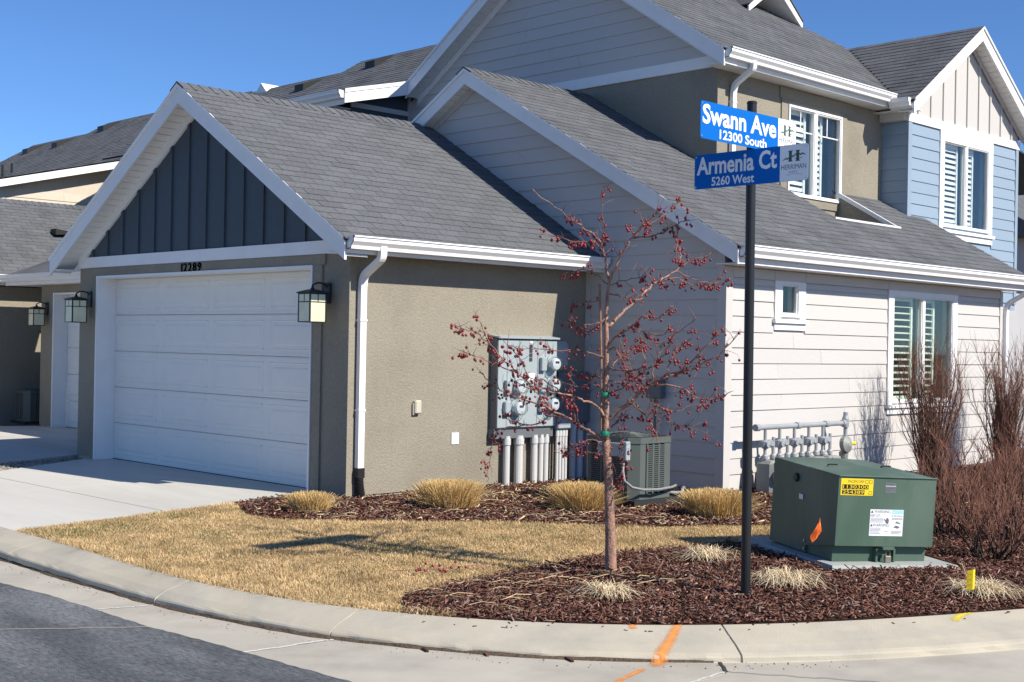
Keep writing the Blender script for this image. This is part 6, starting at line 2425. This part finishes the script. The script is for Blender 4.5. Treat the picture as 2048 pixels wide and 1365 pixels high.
# fruit hanging in small bunches on thin stalks
bv, bf, sv = [], [], MB()
ring = [(math.cos(a), math.sin(a)) for a in np.linspace(0, 2 * math.pi, 8)[:-1]]
lat = [(.45, .88), (.88, .45), (1.0, 0.0), (.86, -.5), (.45, -.92)]
BV, BF = [], []
nb = 0
random.shuffle(spots)
for (p, L_) in spots[:640]:
    # keep clear of the very bottom left
    for k in range(random.choice((1, 1, 2, 2, 3, 4))):
        off = Vector((random.gauss(0, .014), random.gauss(0, .014), -random.uniform(.015, .045)))
        c = p + off
        r = random.uniform(.0075, .0118)
        sv.tube([p, p + off * .5 + Vector((0, 0, .004)), c + Vector((0, 0, r))], .0008, 3, cap=False)
        base = len(BV)
        BV.append((c.x, c.y, c.z + r))
        for (rr, hh) in lat:
            for (cx, sx) in ring:
                BV.append((c.x + cx * rr * r, c.y + sx * rr * r, c.z + hh * r * 1.05))
        BV.append((c.x, c.y, c.z - r * 1.25))
        m7 = 7
        for q in range(m7):
            BF.append((base, base + 1 + q, base + 1 + (q + 1) % m7))
            for l_ in range(4):
                a = base + 1 + l_ * m7
                BF.append((a + q, a + m7 + q, a + m7 + (q + 1) % m7, a + (q + 1) % m7))
            a = base + 1 + 4 * m7
            BF.append((a + q, base + 1 + 5 * m7, a + (q + 1) % m7))
        nb += 1
mb = MB()
mb.v, mb.f = BV, BF
mb.build('fruit', M_BERRY, TR, smooth=True, kind='stuff')
sv.build('fruit_stalks', M_TWIG, TR, kind='stuff')
for z in (1.30, 1.02):
    c = [p for p in limbs[1][0] if True]
    q = min(c, key=lambda p: abs(p.z - z))
    MB().lathe([(.034, -.016), (.036, 0), (.034, .016)], (q.x - .01, q.y, z), n=12).build('tree_tie', M_TIE, TR)
SK = MB().tube([(7.13, 6.295, 1.02), (7.123, 6.30, 1.5), (7.10, 6.31, 2.10)], .009, 8).build('tree_stake', M_STAKE)
tag(SK, 'thin wooden stake tied to the crab apple trunk', 'stake')
# fallen twig with fruit on the lawn
FT = thing('fallen_twig', 'fallen fruiting twig lying on the dry lawn', 'twig', (6.45, 6.95, 0.0))
MB().tube([(5.9, 7.2, .03), (6.15, 7.05, .035), (6.4, 6.98, .04), (6.7, 6.95, .03)], .003, 5).build('stem', M_TWIG, FT)
mb = MB()
for k in range(16):
    c = (random.gauss(6.2, .14), random.gauss(7.05, .07), .04)
    mb.lathe([(.002, -.011), (.009, -.006), (.011, 0), (.008, .007), (.002, .011)], c, n=7)
mb.build('fruit', M_BERRY, FT, smooth=True, kind='stuff')

# ================================================================== clipped ornamental grasses
def clump(loc, rx, ry, h, n, label, seed, m_=M_TUFT, name='ornamental_grass', group='clipped straw coloured grasses along the house', yaw=0.0):
    rng = np.random.default_rng(seed)
    V, F = [], []
    x0, y0, z0 = loc
    rr = np.sqrt(rng.random(n))
    an = rng.uniform(0, 2 * math.pi, n)
    bx, by = rr * np.cos(an) * .72, rr * np.sin(an) * .72
    lean = rr * rng.uniform(.05, .42, n)
    # flat shorn top with a ragged edge
    hh = h * rng.uniform(.70, 1.0, n) ** .6 * (1 - .16 * rr ** 4)
    wild = rng.random(n) < .14
    hh = np.where(wild, hh * rng.uniform(.3, .95, n), hh)
    lean = np.where(wild, lean + rng.uniform(.2, .8, n), lean)
    sp = rng.normal(0, .12, (n, 2))
    for i in range(n):
        ca, sa = math.cos(an[i]), math.sin(an[i])
        p0 = np.array([bx[i] * rx, by[i] * ry, -.01])
        d = np.array([ca * lean[i] * rx * .9 + sp[i, 0] * rx, sa * lean[i] * ry * .9 + sp[i, 1] * ry])
        p1 = np.array([p0[0] + d[0] * .35, p0[1] + d[1] * .35, hh[i] * .55])
        p2 = np.array([p0[0] + d[0], p0[1] + d[1], hh[i]])
        yw = rng.uniform(0, math.pi)
        wv = np.array([math.cos(yw), math.sin(yw), 0]) * rng.uniform(.0014, .0030)
        k = len(V)
        for p, f in ((p0, 1), (p1, 1), (p2, .55)):
            V.append(p - wv * f)
            V.append(p + wv * f)
        F += [(k, k + 1, k + 3, k + 2), (k + 2, k + 3, k + 5, k + 4)]
    V = np.array(V) + np.array(loc)
    t = thing(name, label, 'grass clump', loc, group)
    np_mesh('blades', V, F, m_, t, kind='stuff')
    return t


clump((7.40, 10.20, .03), .22, .22, .19, 1900, 'smallest clipped straw grass clump at the driveway corner', 61)
clump((8.66, 9.62, .04), .33, .33, .27, 4200, 'clipped straw grass clump below the white wall plate', 62)
clump((9.58, 8.70, .04), .33, .32, .27, 4200, 'clipped straw grass clump left of the air conditioner', 63)
clump((10.28, 7.58, .04), .35, .33, .26, 4200, 'clipped straw grass clump between air conditioner and sign pole', 64)


def dead_tuft(loc, r, n, label, seed):
    """flattened pale tuft: long limp leaves splayed over the mulch"""
    rng = np.random.default_rng(seed)
    V, F = [], []
    for i in range(n):
        a = rng.uniform(0, 2 * math.pi)
        L_ = r * rng.uniform(.35, 1.15)
        b = np.array([rng.normal(0, r * .25), rng.normal(0, r * .25), 0.0])
        d = np.array([math.cos(a), math.sin(a), 0])
        up_ = rng.uniform(.02, .10)
        bend = rng.normal(0, .35)
        s = np.array([-d[1], d[0], 0])
        wv = s * rng.uniform(.0018, .0035)
        k = len(V)
        for j in range(5):
            t = j / 4
            p = b + d * L_ * t + s * bend * L_ * t * t + np.array([0, 0, .008 + up_ * 4 * t * (1 - t) * .8 + rng.uniform(0, .008)])
            f = 1 - .7 * t
            V.append(p - wv * f)
            V.append(p + wv * f)
        for j in range(4):
            q = k + 2 * j
            F.append((q, q + 1, q + 3, q + 2))
    V = np.array(V) + np.array(loc)
    t = thing('dead_grass_tuft', label, 'grass tuft', loc, 'flattened pale grass tufts on the mulch')
    np_mesh('blades', V, F, M_TUFTP, t, kind='stuff')


def mz(x, y):
    return float(mound(np.array(x), np.array(y)))


for (x, y, r, n, s, lb) in ((6.50, 5.66, .20, 230, 1, 'pale flattened grass tuft at the foot of the tree, nearest the kerb'), (7.72, 5.10, .26, 330, 2, 'pale flattened grass tuft just right of the sign pole'), (8.10, 6.05, .24, 240, 3, 'pale flattened grass tuft behind the sign pole beside the lawn'), (8.56, 4.08, .27, 330, 4, 'pale flattened grass tuft under the yellow flag')):
    dead_tuft((x, y, mz(x, y) + .012), r, n, lb, s)
# loose straws lying over the beds
sm_ = MB()
random.seed(15)
for k in range(150):
    x, y = (random.uniform(5.6, 7.2), random.uniform(5.6, 6.6)) if k < 60 else (random.uniform(7.3, 10), random.uniform(7.6, 10.2))
    if k >= 60 and not in_poly(np.array([x]), np.array([y]), BED)[0]:
        continue
    a = random.uniform(-.6, .6) + (2.3 if random.random() < .7 else 0)
    L_ = random.uniform(.08, .3)
    z = mz(x, y) + .022
    sm_.tube([(x, y, z), (x + math.cos(a) * L_ * .5, y + math.sin(a) * L_ * .5, z + .012), (x + math.cos(a + .2) * L_, y + math.sin(a + .2) * L_, z)], .0018, 3, cap=False)
o = sm_.build('loose_straw', M_STRAW, kind='stuff')
tag(o, 'loose pale straws scattered over the mulch', 'straw', kind='stuff')
random.seed(16)
for (x, y, lb) in ((5.18, 5.42, 'dark bark chip in the gutter left of the orange mark'), (4.98, 5.72, 'rusty leaf scrap in the gutter near the kerb joint'), (5.45, 5.02, 'thin brown twig lying in the gutter')):
    a = random.uniform(0, 3)
    d = Vector((math.cos(a), math.sin(a), .05))
    o = MB().obox((x, y, PANZ + .008), d * random.uniform(.025, .05), Vector((-d.y, d.x, .1)) * .008, (0, 0, .004)).build('debris', M_MULCH)
    tag(o, lb, 'debris')

# ================================================================== bare shrubs
def shrub(name, label, loc, h, spread, nst, tw, seed, style, group=None, m1=M_SHRUB, m2=M_SHRUBR):
    rg = random.Random(seed)
    t = thing(name, label, 'shrub', loc, group)
    sm1, sm2 = MB(), MB()
    L0 = Vector(loc)
    for i in range(nst):
        an = rg.uniform(0, 2 * math.pi)
        r = math.sqrt(rg.random())
        out = Vector((math.cos(an), math.sin(an), 0))
        p = L0 + out * (r * spread * .22)
        hh = h * rg.uniform(.55, 1.02) * (1 - .28 * r)
        pts = [p]
        k = 7
        d = (Vector((0, 0, 1)) + out * r * (.16 if style == 'column' else .85)).normalized()
        for j in range(k):
            t_ = (j + 1) / k
            wob_ = .10 if style == 'column' else .26
            d = (d + Vector((rg.gauss(0, wob_), rg.gauss(0, wob_), rg.gauss(.06, .08)))).normalized()
            if style == 'column':
                rad = (pts[-1] - L0)
                rad.z = 0
                if rad.length > spread * (.45 + .55 * math.sin(math.pi * min(1, t_ * .9 + .08))) * .8:
                    d = (d - rad.normalized() * .25).normalized()
            pts.append(pts[-1] + d * hh / k)
        r0_ = rg.uniform(.004, .009) if style == 'column' else rg.uniform(.0045, .010)
        sm1.tube(pts, [r0_ * (1 - .8 * j / k) + .0008 for j in range(k + 1)], 4, cap=False)
        for j in range(tw):
            q = rg.uniform(.12, .98) if style == 'column' else rg.uniform(.42, .99)
            a = min(k - 1, int(q * k))
            s = pts[a] + (pts[a + 1] - pts[a]) * rg.random()
            dd = (pts[a + 1] - pts[a]).normalized()
            an2 = rg.uniform(0, 2 * math.pi)
            if style == 'column':
                dd = (dd * 1.0 + Vector((math.cos(an2), math.sin(an2), .3)) * .50).normalized()
                L_ = rg.uniform(.10, .30) * h / 2.2
            else:
                dd = (dd * .6 + Vector((math.cos(an2), math.sin(an2), 1.1)) * .55).normalized()
                L_ = rg.uniform(.07, .30)
            tp = [s]
            for m_ in range(3):
                dd = (dd + Vector((rg.gauss(0, .2), rg.gauss(0, .2), rg.gauss(.10, .12)))).normalized()
                tp.append(tp[-1] + dd * L_ / 3)
            sm2.tube(tp, [.0024, .0020, .0015, .0008], 3, cap=False)
    sm1.build('stems', m1, t)
    sm2.build('twigs', m2, t)
    return t


shrub('columnar_shrub', 'tall bare columnar shrub in front of the lower window', (15.24, 7.96, .03), 2.12, .56, 72, 38, 5, 'column', 'bare columnar shrubs by the siding wall')
shrub('columnar_shrub', 'tall bare columnar shrub at the downspout on the right', (17.35, 8.0, .03), 2.25, .56, 72, 38, 6, 'column', 'bare columnar shrubs by the siding wall')
for (x, y, h, sp, n, tw, s, lb) in ((10.05, 4.72, .72, .55, 28, 14, 7, 'bare reddish shrub just right of the transformer, nearest the flag'),
                                    (11.15, 4.95, .85, .6, 30, 14, 8, 'bare reddish shrub at the right edge behind the nearest shrub'),
                                    (11.0, 5.55, .80, .55, 30, 14, 9, 'bare reddish shrub directly behind the transformer'),
                                    (12.7, 5.75, .95, .65, 32, 14, 10, 'bare reddish shrub in the middle of the hedge at right'),
                                    (13.2, 6.6, .95, .65, 32, 14, 11, 'bare reddish shrub in front of the taller window shrub'),
                                    (14.6, 6.5, 1.0, .7, 32, 14, 12, 'bare reddish shrub between the two columnar shrubs'),
                                    (15.8, 6.9, 1.0, .7, 32, 14, 13, 'bare reddish shrub in front of the right columnar shrub')):
    shrub('barberry_shrub', lb, (x, y, .01), h, sp, n, tw, s, 'bush', 'bare reddish shrubs beside the transformer')
